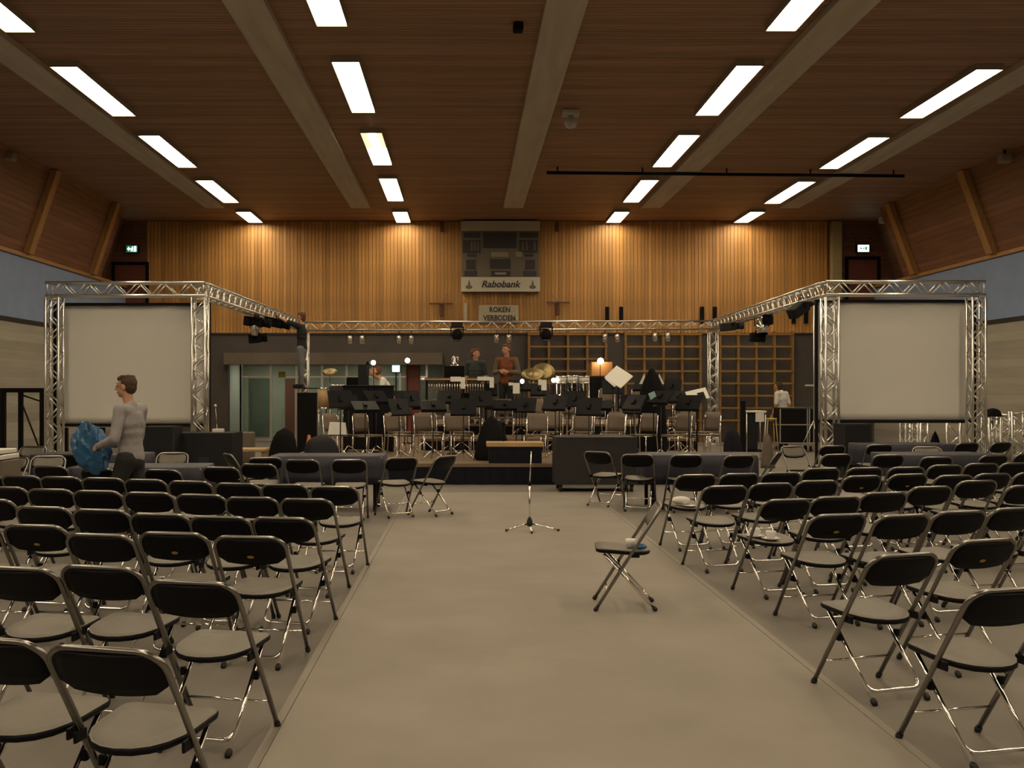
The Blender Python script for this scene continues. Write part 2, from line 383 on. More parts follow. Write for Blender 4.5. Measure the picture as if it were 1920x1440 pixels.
for k, (px, d, lab) in enumerate(((1657,32.0,'small pale loudspeaker up in the far right corner'),(206,31.6,'small pale loudspeaker up in the far left corner'),(18,23.4,'small pale fitting at the ceiling edge far left'),(1884,23.6,'small pale fitting at the ceiling edge far right'))):
    t = thing('corner_speaker',lab,'speaker',(PX(px,d),d,ZC))
    MB().tube([(0,0,0),(0,0,-.1)],.03,8).build('bracket','matt_black',t); MB().rbox((-.13,-.12,-.3),(.13,.12,-.1),.04).build('body','ceiling_white' if k in (0,) else 'housing',t)
# exit signs
for k, (px, py, mt) in enumerate(((248,467,'left'),(1618,466,'right'))):
    d = YB-.2; p = P(px,py,d)
    t = thing('exit_sign','glowing green-white exit sign above the %s corner door'%mt,'exit sign',p)
    MB().rbox((-.2,-.04,-.13),(.2,.14,.13),.015).build('casing','matt_black',t)
    MB().box((-.18,-.046,-.11),(.18,-.041,.11)).build('panel','exit_green' if k == 0 else 'exit_glow',t)
    g = MB(); y0, y1 = -.052, -.047
    g.prism([(-.15,0),(-.09,.07),(-.09,.025),(-.05,.025),(-.05,-.025),(-.09,-.025),(-.09,-.07)],1,y0,y1)      # arrow
    g.box((.07,y0,-.085),(.14,y1,.085))                                                                          # door
    g.prism([(.0,.04),(.03,.04),(.05,0),(.03,-.02),(.055,-.085),(.03,-.085),(.01,-.03),(-.02,-.085),(-.04,-.075),(-.01,-.02),(-.01,.01),(-.035,-.01),(-.045,.005)],1,y0,y1)
    g.ball((.022,y1,.062),(.018,.003,.018),8,6); g.build('pictogram','exit_glow' if k == 0 else 'exit_green',t)
    if k == 1: t.children[2].scale = (.8,1,.6)

# ------------------------------------------------------------------ scoreboard, signs and fittings on the back wall
D = YB-.3
t = thing('scoreboard','old grey scoreboard between pale bands high on the wood wall','scoreboard',(PX(938,D),D,PZ(547,D)))
sw, sh = (1011-865)*D/F, (547-415)*D/F; s = D/F
def sb(px0,py0,px1,py1,y0,y1,name,m,par=t): return MB().box(((px0-938)*s,y0,(547-py1)*s),((px1-938)*s,y1,(547-py0)*s)).build(name,m,par)
sb(866,415,1011,547,.0,.27,'cabinet','board_grey')
sb(864.5,415,1012,433,-.07,-.002,'top_band','sign_beige')
bb = sb(864.5,520,1012.5,547,-.07,-.002,'bottom_band','sign_white')
for (a,bq,c,e) in ((869,436,900,446),(868,450,901,474),(906,436,968,465),(975,436,1008,446),(974,450,1008,474),(876,476,893,481),(984,476,1000,481),(874,487,891,505),(986,487,1003,505),(919,486,957,504),(871,508,894,518),(981,508,1006,518),(921,508,957,518)):
    sb(a,bq,c,e,-.02,-.001,'display_panel','board_dark')
for (a,bq,c,e) in ((921,473,953,482),(967,472,979,482),(928,511,949,515)): sb(a,bq,c,e,-.035,-.022 if bq > 500 else -.001,'caption_plate','pale_label')
for a in (883,889,895,979,986,1001): sb(a,453,a+3,470,-.027,-.021,'digit','board_grey')
def text(body, size, parent, loc, m='letter', shear=0, sx=1., name='lettering', bold=0.):
    c = bpy.data.curves.new(name,'FONT'); c.body = body; c.size = size; c.align_x = 'CENTER'; c.align_y = 'CENTER'; c.extrude = .004; c.shear = shear; c.offset = bold; c.resolution_u = 3
    tmp = bpy.data.objects.new('tmp', c); COL.objects.link(tmp); bpy.context.view_layer.update()
    me = bpy.data.meshes.new_from_object(tmp.evaluated_get(bpy.context.evaluated_depsgraph_get())); bpy.data.objects.remove(tmp); me.name = name; me.materials.clear(); me.materials.append(M[m])
    o = link(name, me, parent); o.location = loc; o.rotation_euler = (PI/2,0,0); o.scale = (sx,1,1); return o
text('Rabobank', .30, bb, (0,-.078,13.2*s), shear=.28, sx=1.02, bold=.006)
for px in (879.5,998.5):
    g = MB(); x = (px-938)*s
    g.ball((x,-.073,8.5*s),(6.3*s,.006,3.6*s),14,8); g.ball((x,-.073,13.5*s),(2.0*s,.008,4.5*s),10,8); g.ball((x,-.073,19*s),(1.2*s,.008,1.6*s),8,6); g.box((x-1.2*s,-.078,15*s),(x+2.8*s,-.071,16*s))
    g.build('emblem','board_grey',bb)
D2 = YB-.12
t = thing('no_smoking_sign','pale board lettered ROKEN VERBODEN under the scoreboard','sign',(PX(935,D2),D2,PZ(606,D2))); s2 = D2/F
MB().rbox((-37.5*s2,0,0),(37.5*s2,.07,34*s2),.01).build('board','sign_beige',t)
text('ROKEN', .235, t, (2*s2,-.006,25*s2), sx=.86, bold=.006); text('VERBODEN', .235, t, (1.5*s2,-.006,9.5*s2), sx=.86, bold=.006)
MB().tube([(22*s2,-.01,2*s2),(28*s2,-.01,10*s2),(32*s2,-.01,7*s2)],.012,6).build('scribble','letter',t)
tag(MB().box((PX(870,D2),D2,PZ(606,D2)),(PX(876,D2),D2+.09,PZ(568,D2))).build('pale_batten','sign_beige'),'narrow pale upright batten left of the no smoking sign','batten')
for k, (px, py) in enumerate(((827,570),(1046,568))):
    t = thing('hoop_bracket','dark red folded basketball bracket on the wood wall, %s of the scoreboard'%('left','right')[k],'bracket',(PX(px,D2),D2-.1,PZ(py,D2)))
    MB().box((-22*s2,0,-.02),(22*s2,.05,.03)).build('cross_arm','bracket_red',t); MB().box((-.05,.05,-22*s2),(.05,.19,.04)).build('wall_post','bracket_red',t)
    sg = (1,-1)[k]; MB().tube([(0,.03,0),(sg*.08,.05,.15),(sg*.22,.09,.33)],.012,6).build('stay','pale_label',t)
for k, px in enumerate((1139,1165,1317,1341,1489,1512)):
    tag(MB().rbox((PX(px,D2)-.06,D2,PZ(606,D2)),(PX(px,D2)+.06,D2+.09,PZ(575,D2)),.01).build('wall_bracket','matt_black'),'%s dark upright bracket from left, on planks above the climbing bars'%ORD[k],'bracket','upright brackets above the climbing bars')
for k, (px, py) in enumerate(((828,425),(1044,425))):
    tag(MB().rbox((PX(px,D2)-.05,D2,PZ(py+9,D2)),(PX(px,D2)+.05,D2+.09,PZ(py-9,D2)),.01).build('pulley_block','bracket_red'),'small dark pulley block high on the planks %s of the scoreboard'%('left','right')[k],'pulley')
# climbing bars
Dw = YB-.18; zs = [PZ(y,Dw) for y in (627,650,673,696,719,742,765,788)]
um = MB().box((-.035,-.05,0),(.035,.16,PZ(621,Dw))).mesh('upright','bar_wood')
for k, xs in enumerate(((992,1029,1065,1101,1136),(1173,1208,1244,1279,1313),(1350,1384,1418,1452,1486))):
    t = thing('climbing_bars','wooden climbing bars on the back wall, %s of three frames'%('leftmost','middle','rightmost')[k],'climbing bars',(PX(xs[2],Dw),Dw,0),0,'climbing bars')
    for px in xs: link('upright',um,t,loc=(PX(px,Dw)-PX(xs[2],Dw),0,0))
    w2 = (PX(xs[-1],Dw)-PX(xs[0],Dw))/2
    rm = MB().box((-w2-.03,-.085,-.028),(w2+.03,-.05,.028)).mesh('rung','bar_wood')
    for z in zs: link('rung',rm,t,loc=(0,0,z))

# aisle floor covering
b = MB(); b.box((-.885,-9,0),(1.99,16.6,.006)); tag(b.build('aisle_mat','aisle'),'pale grey floor covering of the open middle aisle','floor mat')
for k, (x, lab) in enumerate(((-.91,'thin pale seam strip along the left edge of the aisle'),(2.015,'thin pale seam strip along the right edge of the aisle'))):
    tag(MB().box((x-.022,-9,0),(x+.022,16.6,.008)).build('seam_strip','aisle'),lab,'strip')

# ------------------------------------------------------------------ folding chairs
def chair_meshes():
    c = {}
    W = .215; top = Vector((0,-.262,.773)); foot = Vector((0,.21,.02))
    dirv = (top-foot); L = dirv.length; u = dirv.normalized()
    def pt(x, tt): p = foot+u*tt; return (x,p.y,p.z)
    r = .085; pts = [pt(-W,0), pt(-W,L*.5)]
    for i in range(6): a = PI-i*PI/2/5; pts.append(pt(-W+r+r*math.cos(a), L-r+r*math.sin(a)))
    for i in range(6): a = PI/2-i*PI/2/5; pts.append(pt(W-r+r*math.cos(a), L-r+r*math.sin(a)))
    pts += [pt(W,L*.5), pt(W,0)]
    c['back_frame'] = MB().tube(pts,.0125,8).mesh('back_frame','chair_tube')
    # rear U-leg
    W2 = .165; rf = Vector((0,-.215,.02)); rt = Vector((0,.155,.415)); u2 = (rt-rf).normalized(); L2 = (rt-rf).length
    def p2(x, tt): p = rf+u2*tt; return (x,p.y,p.z)
    g = MB(); 
    for sx in (-1,1): g.tube([p2(sx*W2,0),p2(sx*W2,L2)],.0115,8)
    rr = .05; base = .055; q = [p2(-W2,base+rr)]
    for i in range(5): a = PI+i*PI/2/4; q.append(p2(-W2+rr+rr*math.cos(a), base+rr+rr*math.sin(a)))
    for i in range(5): a = 3*PI/2+i*PI/2/4; q.append(p2(W2-rr+rr*math.cos(a), base+rr+rr*math.sin(a)))
    q.append(p2(W2,base+rr)); g.tube(q,.0105,8)
    c['rear_leg'] = g.mesh('rear_leg','chrome')
    p = pt(0,L*.17); c['stretcher'] = MB().tube([(-W,p[1],p[2]),(W,p[1],p[2])],.0075,6).mesh('stretcher','chrome')
    # seat: flat front, rounded rear
    def outline(s_):
        o = []
        for i in range(7): a = i*PI/2/6; o.append((.205-.05+.05*math.cos(a),.215-.05+.05*math.sin(a)))
        for i in range(7): a = PI/2+i*PI/2/6; o.append((-.205+.05+.05*math.cos(a),.215-.05+.05*math.sin(a)))
        for i in range(11): a = PI+i*PI/10; o.append((.20*math.cos(a)*(1 if 0 < i < 10 else 1.0), .02+.215*math.sin(a)))
        return [(x*s_, .02+(y-.02)*s_) for x, y in o]
    def slab(zt, zb, s_top, s_bot, mname, mm):
        g = MB(); lv = [(zb,s_bot*.94),(zb+.006,s_bot),(zt-.006,s_top),(zt,s_top*.96)]; vs = []; n_ = None
        tilt = lambda x, y, z: (x*.96, y, z+ (y)*.06 - .012*max(0,1-(x/.2)**2)*max(0,1-((y-.0)/.24)**2))
        for z, s_ in lv:
            ol = outline(s_); n_ = len(ol); vs += [tilt(x,y,z) for x, y in ol]
        fs = []
        for i in range(len(lv)-1):
            for k in range(n_): fs.append((i*n_+k,i*n_+(k+1)%n_,(i+1)*n_+(k+1)%n_,(i+1)*n_+k))
        fs.append(tuple(range(n_))[::-1])
        # dished top: inner ring and a centre
        last = (len(lv)-1)*n_; k0 = len(vs); ol = outline(.6); vs += [tilt(x,y,zt) for x, y in ol]; vs.append(tilt(0,.02,zt))
        for k in range(n_): fs.append((last+k,last+(k+1)%n_,k0+(k+1)%n_,k0+k)); fs.append((k0+k,k0+(k+1)%n_,k0+n_))
        g.add(vs, fs, True); return g.mesh(mname, mm)
    c['seat'] = slab(.443,.415,1.0,.985,'seat','black_shell'); c['seat_pad'] = slab(.448,.438,.975,.975,'seat_pad','seat_pad')
    # curved back panel inside the top bend
    def panel(off0, off1, name, mm, m_=0.):
        g = MB(); nx, nz = 10, 6; W3 = W-.012-m_; z0, z1 = L-.172+m_, L-.004-m_; lay = []
        nrm = Vector((0,-u.z,u.y))      # points to the rear
        for off in (off0, off1):
            for j in range(nz+1):
                t_ = j/nz; tt = z0+(z1-z0)*t_
                e = tt-(L-r); ins = 0 if e <= 0 else r-math.sqrt(max(0,r*r-min(e,r-.006)**2)); ins += .05*max(0,1-t_*5)**2
                for i in range(nx+1):
                    x = (W3-ins)*(2*i/nx-1); bow = -.022*(1-(x/W)**2)
                    tz = tt - (.014*(1-(x/W)**2) if j == 0 else 0)
                    q_ = foot+u*tz+nrm*(off+ -bow*.9); lay.append((x,q_.y,q_.z))
        N = (nx+1)*(nz+1); fs = []
        for k in range(2):
            for j in range(nz):
                for i in range(nx):
                    a_ = k*N+j*(nx+1)+i; fs.append((a_,a_+1,a_+nx+2,a_+nx+1))
        for i in range(nx):
            fs.append((i,i+1,N+i+1,N+i)); a_ = nz*(nx+1)+i; fs.append((a_,a_+1,N+a_+1,N+a_))
        for j in range(nz):
            a_ = j*(nx+1); fs.append((a_,a_+nx+1,N+a_+nx+1,N+a_)); a_ += nx; fs.append((a_,a_+nx+1,N+a_+nx+1,N+a_))
        g.add(lay, fs, True); return g.mesh(name, mm)
    c['backrest'] = panel(-.008,.006,'backrest','black_shell'); c['back_pad'] = panel(-.016,-.0085,'back_pad','seat_pad',.012)
    nrm = Vector((0,-u.z,u.y)); tt = L-.125; q_ = foot+u*tt+nrm*.0275
    ov = []
    for i in range(12): a = 2*PI*i/12; pp = q_+u*(.011*math.sin(a)); ov.append((.021*math.cos(a),pp.y,pp.z))
    g = MB(); k_ = len(ov); g.add(ov+[(x,y-.002,z) for x,y,z in ov],[tuple(range(k_)),tuple(range(k_,2*k_))]+[(i,(i+1)%k_,k_+(i+1)%k_,k_+i) for i in range(k_)]); c['sticker'] = g.mesh('sticker','sticker')
    def cap(p, uu):
        p = Vector(p); return MB().tube([p-uu*.021,p-uu*.006,p+uu*.012],[.013,.0175,.0155],8)
    c['feetA'] = [cap((sx*W,.21,.02),u).mesh('rubber_foot','rubber') for sx in (-1,1)]
    c['feetB'] = [cap((sx*W2,-.215,.02),u2).mesh('rubber_foot','rubber') for sx in (-1,1)]
    # hinge plates beside the seat
    hp = pt(0,L*.56); c['hinge'] = [MB().rbox((sx*.2065-.006,hp[1]-.05,hp[2]-.045),(sx*.2065+.006,hp[1]+.02,hp[2]-.005),.004).mesh('hinge_plate','black_shell') for sx in (-1,1)]
    pv = pt(0,L*.37); c['pivot'] = [MB().rbox((sx*(W-.03)-.012,pv[1]-.013,pv[2]-.02),(sx*(W-.03)+.012,pv[1]+.011,pv[2]+.02),.004).mesh('pivot_plate','black_shell') for sx in (-1,1)]
    return c
CM = chair_meshes()
def chair_proto(sticker):
    t = thing('folding_chair','x','chair')
    f = link('back_frame',CM['back_frame'],t); [link('rubber_foot',m,f) for m in CM['feetA']]
    g = link('rear_leg',CM['rear_leg'],t); [link('rubber_foot',m,g) for m in CM['feetB']]
    link('stretcher',CM['stretcher'],t); s_ = link('seat',CM['seat'],t); link('seat_pad',CM['seat_pad'],s_)['label'] = 'grey-tan seat surface'
    k = link('backrest',CM['backrest'],t); link('back_pad',CM['back_pad'],k)['label'] = 'grey-tan front of the backrest'
    [link('hinge_plate',m,t) for m in CM['hinge']]; [link('pivot_plate',m,t) for m in CM['pivot']]
    if sticker: link('sticker',CM['sticker'],k)['label'] = 'small yellow oval sticker'
    return t
PROTO = [chair_proto(False), chair_proto(True)]; FIRST = [True, True]
CHAIRS = {}
def put_chair(px, ytop, yaw, label, group='folding chairs in rows', sticker=0, floor=None):
    d = (H-.785)*F/(ytop-CY); th = math.radians(yaw)
    loc = Vector((PX(px,d),d,0))+Vector((-math.sin(th),math.cos(th),0))*.262
    if floor: loc.z = floor
    if loc.x < 1.97 and loc.x > -.88 and loc.y < 16.5: loc.z = .006
    k = 1 if sticker else 0
    if FIRST[k]:
        FIRST[k] = False; o = PROTO[k]; o.location = loc; o.rotation_euler = (0,0,th); o['label'] = label; o['group'] = group
    else: o = dup(PROTO[k], loc, th, label, group)
    return o
LROWS = [
 [(190,1212),(-28,1194)],
 [(355,1088),(184,1060),(26,1062)],
 [(465,1004,1),(322,997,1),(183,1000),(62,983,1),(-66,982)],
 [(528,969),(410,967),(296,962),(186,954),(78,949),(-22,935)],
 [(573,934),(470,931),(374,926),(276,922),(180,919),(92,916),(6,912)],
 [(625,911),(532,907),(443,905),(354,901),(270,898),(191,895),(112,893),(38,891),(-34,889)],
 [(483,869),(412,875),(302,880),(182,878),(92,873)]]
RROWS = [
 [(1903,1101)],
 [(1700,1037),(1853,1010,1)],
 [(1575,963,1),(1697,964),(1804,957),(1907,951)],
 [(1478,935),(1571,930),(1661,922),(1748,911),(1835,900),(1928,909)],
 [(1362,910),(1449,905),(1535,900),(1620,891,1),(1706,888,1),(1792,890),(1864,887),(1938,885)],
 [(1307,889),(1389,887),(1467,885),(1543,877),(1624,876),(1702,875),(1775,871),(1843,868),(1909,867)]]
RN = ['nearest','second','third','fourth','fifth','sixth','seventh']
for ri, row in enumerate(LROWS):
    for k, c in enumerate(row):
        st = len(c) > 2
        CHAIRS['L',ri,k] = put_chair(c[0],c[1],(-12,-11,-10,-10,-8,-8,-10)[ri]+R.uniform(-2.5,2.5),'black folding chair%s, left block, %s row, %s from the aisle'%(' with yellow sticker' if st else '',RN[ri],'first' if k == 0 else ORD[k]),'folding chairs of the left block',st)
for ri, row in enumerate(RROWS):
    for k, c in enumerate(row):
        st = len(c) > 2
        CHAIRS['R',ri,k] = put_chair(c[0],c[1],(16,15,13,13,12,10)[ri]+R.uniform(-2.5,2.5),'black folding chair%s, right block, %s row, %s from the aisle'%(' with yellow sticker' if st else '',RN[ri],'first' if k == 0 else ORD[k]),'folding chairs of the right block',st)
lone = Vector(((1169-CX)*7.8/F, 7.78, .006))
CHAIRS['lone'] = dup(PROTO[0], lone, math.radians(84), 'black folding chair standing alone sideways in the aisle', 'loose folding chairs')
G2 = 'folding chairs around the tables'
for px, y, yaw, lab in (
 (565,861,-6,'folding chair facing the left front table, nearer its left end'),
 (654,861,3,'folding chair facing the left front table, nearer its right end'),
 (754,857,22,'folding chair angled at the right end of the left front table'),
 (838,855,52,'folding chair turned towards left table, standing furthest into the aisle'),
 (325,848,180,'folding chair behind the long low table at left, facing the camera'),
 (426,850,-60,'folding chair turned sideways in front of the wooden bench'),
 (497,857,12,'folding chair just left of the left front table'),
 (120,851,-8,'folding chair facing the far left table beside the walking man'),
 (30,856,165,'folding chair at far left facing the camera, nearest the white crates'),
 (92,854,188,'folding chair at far left facing the camera, next to the far left table'),
 (64,836,175,'folding chair at far left facing the camera, furthest back near the goal'),
 (1118,846,-38,'folding chair left of the right front table, beside the wheeled case'),
 (1195,851,-14,'folding chair angled at the left end of the right front table'),
 (1288,852,2,'folding chair facing the right front table, nearer its left end'),
 (1388,853,12,'folding chair facing the right front table, nearer its right end'),
 (1462,847,62,'folding chair turned sideways at the right end of the right front table'),
 (1484,836,200,'folding chair facing the camera right of the right front table'),
 (1571,851,10,'folding chair below the right screen tower, nearer the camera'),
 (1563,835,10,'folding chair at the foot of the right screen tower, further back'),
 (1651,833,4,'folding chair with bluish glint left of the rear right table'),
 (1668,852,4,'folding chair facing the near right table, leftmost of three'),
 (1758,856,4,'folding chair facing the near right table, middle of three'),
 (1866,853,12,'folding chair facing the near right table, rightmost of three'),
 (1737,837,175,'folding chair between the two right tables'),
 (1816,830,12,'folding chair at the right end of the rear right table'),
 (1880,829,20,'folding chair beyond the rear right table near the stacked truss'),
 (1928,850,20,'folding chair at the right edge near the stacked truss')):
    put_chair(px,y,yaw,lab,G2)

# ------------------------------------------------------------------ tables with navy cloths
def table(px, d, W, Dp, drop, lt, lc, rz=0.):
    X = PX(px,d); t = thing('banquet_table',lt,'table',(X,d,0),rz,'tables with navy cloths')
    MB().rbox((-W/2,-Dp/2,.715),(W/2,Dp/2,.745),.008).build('tabletop','tan_wood',t)
    for sx in (-1,1):
        for sy in (-1,1): MB().box((sx*(W/2-.1)-.022,sy*(Dp/2-.1)-.022,0),(sx*(W/2-.1)+.022,sy*(Dp/2-.1)+.022,.715)).build('leg','black',t)
    g = MB(); ol = []; rr = .09; hw, hd = W/2+.012, Dp/2+.012; N = 18
    for (cx, cy, a0) in ((hw-rr,hd-rr,0),(-hw+rr,hd-rr,PI/2),(-hw+rr,-hd+rr,PI),(hw-rr,-hd+rr,3*PI/2)):
        for i in range(5): a = a0+i*PI/8; ol.append((cx+rr*math.cos(a),cy+rr*math.sin(a)))
    pts = []                                      # resample edges so the drop can fold
    for i in range(len(ol)):
        a, c = Vector(ol[i]), Vector(ol[(i+1)%len(ol)]); k = max(1,int((c-a).length/.06))
        for j in range(k): pts.append(a+(c-a)*(j/k))
    n_ = len(pts); vs = []; lv = [(.748,0),(.742,.01),(.60,.018),(.75-drop*.7,.026),(.75-drop,.034)]
    for li, (z, o_) in enumerate(lv):
        for k, p in enumerate(pts):
            dirn = Vector((p.x/hw,p.y/hd)).normalized(); amp = .016*max(0,li-1)/3
            q = p+dirn*(o_+amp*math.sin(k*1.25+math.sin(k*.31)*2)); vs.append((q.x,q.y,z - (.02*math.sin(k*.35) if li == 4 else 0)))
    fs = [(i*n_+k,i*n_+(k+1)%n_,(i+1)*n_+(k+1)%n_,(i+1)*n_+k) for i in range(4) for k in range(n_)]; fs.append(tuple(range(n_)))
    g.add(vs, fs, True); o = g.build('tablecloth','cloth_navy',None,(X,d,0),(0,0,rz)); tag(o,lc,'tablecloth','navy tablecloths')
    md = o.modifiers.new('thickness','SOLIDIFY'); md.thickness = .003; md.offset = 1
    return t
table(618,14.3,1.5,.75,.38,'table under navy cloth left of the aisle, before the stage','navy cloth on the table left of the aisle')
table(1306,14.55,1.52,.75,.38,'table under navy cloth right of the aisle, before the stage','navy cloth on the table right of the aisle')
table(268,12.2,1.5,.75,.38,'table under navy cloth right behind the man in grey','navy cloth on the table behind the man in grey',.05)
table(175,14.6,1.5,.75,.38,'table under navy cloth at far left, mostly hidden','navy cloth on the mostly hidden far left table',-.05)
table(1748,14.6,1.45,.75,.38,'table under navy cloth at right, nearer of the two','navy cloth on the nearer right table',.06)
table(1690,17.4,1.5,.75,.38,'table under navy cloth at right, further of the two','navy cloth on the further right table',.06)

# crockery on chairs
def cup(loc, lab, rz=0, tip=None):
    t = thing('cup',lab,'cup',loc,rz,'white coffee cups')
    o = MB().lathe([(.024,0),(.03,.004),(.038,.03),(.042,.062),(.039,.062),(.035,.03),(.026,.008),(0,.008)],16).build('bowl','china',t)
    h = MB().tube([(.037,0,.05),(.058,0,.05),(.062,0,.03),(.055,0,.016),(.036,0,.016)],.0055,6).build('handle','china',t)
    return t
def saucer(loc, lab):
    return tag(MB().lathe([(.045,0),(.05,.002),(.075,.014),(.074,.017),(.045,.007),(0,.006)],20).build('saucer','china',None,loc),lab,'saucer','white saucers')
def on_seat(ch, dx, dy, z=.449):
    return ch.matrix_basis @ Vector((dx,dy,z-.006*max(0,1-(dx/.2)**2)+dy*.06))
bpy.context.view_layer.update()
c = CHAIRS['R',3,0]
saucer(on_seat(c,-.03,-.06),'near white saucer on the right block chair'); cup(on_seat(c,-.03,-.06,.457),'near white cup on saucer, chair in fourth right row',.6)
saucer(on_seat(c,-.10,.06),'far white saucer on the right block chair'); cup(on_seat(c,-.10,.06,.457),'far white cup on saucer, chair in fourth right row',2.)
c = CHAIRS['R',5,0]
o = tag(MB().ball((0,0,.045),(.10,.075,.042),16,10).build('paper_bag','paper',None,on_seat(c,-.06,.02,.452)),'crumpled white paper bag on an aisle chair of the sixth right row','paper bag')
saucer(on_seat(c,-.01,-.09),'white saucer beside the crumpled paper bag')
c = CHAIRS['lone']
cup(on_seat(c,.02,-.05),'white cup on the seat of the lone aisle chair',1.0)
tag(MB().ball((0,0,.024),(.05,.04,.022),12,8).build('blue_wrapper','bag_blue',None,on_seat(c,-.08,-.12,.449)),'crumpled blue wrapper at the back of the lone aisle chair','wrapper')

# microphone stand in the aisle
dm_ = 12.0
t = thing('microphone_stand','chrome microphone stand on three legs alone in the aisle','microphone stand',(PX(993,dm_),dm_,.006))
MB().tube([(0,0,.06),(0,0,.55)],.011,8).build('lower_tube','chrome',t); MB().tube([(0,0,.53),(.02,0,.92)],.007,8).build('upper_tube','chrome',t)
MB().lathe([(.012,.52),(.017,.53),(.017,.56),(.012,.57)],10).build('clamp','black',t); MB().lathe([(.015,.05),(.032,.06),(.034,.11),(.018,.15),(.013,.16)],10).build('hub','grey_case',t)
for a, l_ in ((math.radians(195),.28),(math.radians(-88),.27),(math.radians(-10),.335)):
    e = Vector((math.cos(a)*l_,math.sin(a)*l_*.9,.014)); q = MB().tube([(math.cos(a)*.02,math.sin(a)*.02,.085),e],.010,8).build('leg','chrome',t)
    MB().ball(e,.016,8,6).build('rubber_foot','rubber',q)

# ------------------------------------------------------------------ stage
SX0, SX1, S0, S1, SZ = -3.4, 5.1, 18.0, 29.3, .37
t = thing('stage_platform','low black-skirted stage carrying the orchestra seats','stage',(0,S0,0))
MB().box((SX0,0,SZ-.06),(SX1,S1-S0,SZ)).build('deck','stage_floor',t)
q = MB(); n = 60
prof = [(SX0+(SX1-SX0)*i/n, .02+.018*math.sin(i*2.1)) for i in range(n+1)]
vs = [(x,y,0) for x,y in prof]+[(x,y*.5,SZ-.06) for x,y in prof]; q.add(vs,[(i,i+1,n+2+i,n+1+i) for i in range(n)],True)
q.box((SX0,.1,0),(SX0+.03,S1-S0,SZ-.061)); q.box((SX1-.03,.1,0),(SX1,S1-S0,SZ-.061)); q.box((SX0,S1-S0-.03,0),(SX1,S1-S0,SZ-.061)); q.build('skirt','skirt',t)
RX0, RX1 = -.95, 4.95
for k, (y0, z, z0) in enumerate(((22.0,.62,.37),(24.0,.87,.62))):
    t = thing('riser','%s riser platform under the rear orchestra rows'%('lower','upper')[k],'riser',(0,y0,z0))
    MB().box((RX0,0,z-z0-.05),(RX1,29.2-y0,z-z0)).build('deck','stage_floor',t); MB().box((RX0+.02,.02,0),(RX1-.02,29.18-y0,z-z0-.051)).build('frame','skirt',t)
def zat(x, y):
    if RX0 <= x <= RX1 and y >= 24.0: return .87
    if RX0 <= x <= RX1 and y >= 22.0: return .62
    if SX0 <= x <= SX1 and y >= S0: return SZ
    return 0.
t = thing('conductor_podium','conductor podium with tan wooden top at the stage edge','podium',(PX(965,18.3),18.3,SZ))
MB().rbox((-.5,-.27,PZ(837,18.2)-SZ-.0),(.5,.27,PZ(831,18.2)-SZ+.02),.008).build('top','tan_wood',t); MB().box((-.46,-.25,0),(.46,.25,PZ(837,18.2)-SZ-.001)).build('base','skirt',t)

# orchestra chairs
def orch():
    t = thing('orchestra_chair','x','chair')
    g = MB(); 
    def curved(w_, h_, z0, y0, lean, th, bow):
        vs = []; nx, nz = 6, 4
        for off in (0, th):
            for j in range(nz+1):
                for i in range(nx+1):
                    u_ = 2*i/nx-1; v_ = j/nz; cw = w_*(1-.10*(abs(v_-.5)*2)**3)
                    vs.append((u_*cw/2, y0-lean*v_-off+bow*u_*u_, z0+h_*v_))
        N = (nx+1)*(nz+1); fs = []
        for k in range(2):
            for j in range(nz):
                for i in range(nx): a = k*N+j*(nx+1)+i; fs.append((a,a+1,a+nx+2,a+nx+1))
        for i in range(nx): fs.append((i,i+1,N+i+1,N+i)); a = nz*(nx+1)+i; fs.append((a,a+1,N+a+1,N+a))
        for j in range(nz): a = j*(nx+1); fs.append((a,a+nx+1,N+a+nx+1,N+a)); a += nx; fs.append((a,a+nx+1,N+a+nx+1,N+a))
        return MB().add(vs,fs,True)
    curved(.37,.34,.50,-.19,.06,.014,.03).build('backrest','orch_back',t)
    MB().rbox((-.20,-.19,.425),(.20,.20,.445),.008).build('seat','orch_back',t)
    for sx in (-1,1):
        MB().tube([(sx*.205,.19,0),(sx*.195,.18,.42)],.011,6).build('leg','chrome',t)
        MB().tube([(sx*.205,-.22,0),(sx*.195,-.18,.42),(sx*.19,-.225,.80)],.011,6).build('leg','chrome',t)
    MB().tube([(-.195,.18,.415),(.195,.18,.415),(.195,-.18,.415),(-.195,-.18,.415)],.009,6,close=True).build('seat_frame','chrome',t)
    return t
OC = orch(); ofirst = [True]
def put_orch(px, d, lab):
    x = PX(px,d); yaw = PI+math.atan2(PX(965,18.0)-x, -(17.0-d))*-1
    th = math.atan2(-(PX(965,18)-x), (17.0-d))           # face the podium
    loc = (x,d,zat(x,d))
    if ofirst[0]: ofirst[0] = False; OC.location = loc; OC.rotation_euler = (0,0,th); OC['label'] = lab; OC['group'] = 'orchestra chairs on the stage'
    else: dup(OC,loc,th,lab,'orchestra chairs on the stage')
ORCH = [('front',19.5,[634,690,748,803,858,1005,1085,1145,1205,1268,1322]),
        ('second',20.9,[752,808,866,1035,1092,1150,1280,1325]),
        ('third',22.6,[830,885,945,1005,1060,1115,1170,1275]),
        ('rear',24.7,[1010,1075,1135,1195,1250])]
for rn, d, xs in ORCH:
    for k, px in enumerate(xs):
        put_orch(px,d+R.uniform(-.12,.12),'brown-backed chrome orchestra chair, %s stage row, %s from left'%(rn,ORD[k]))
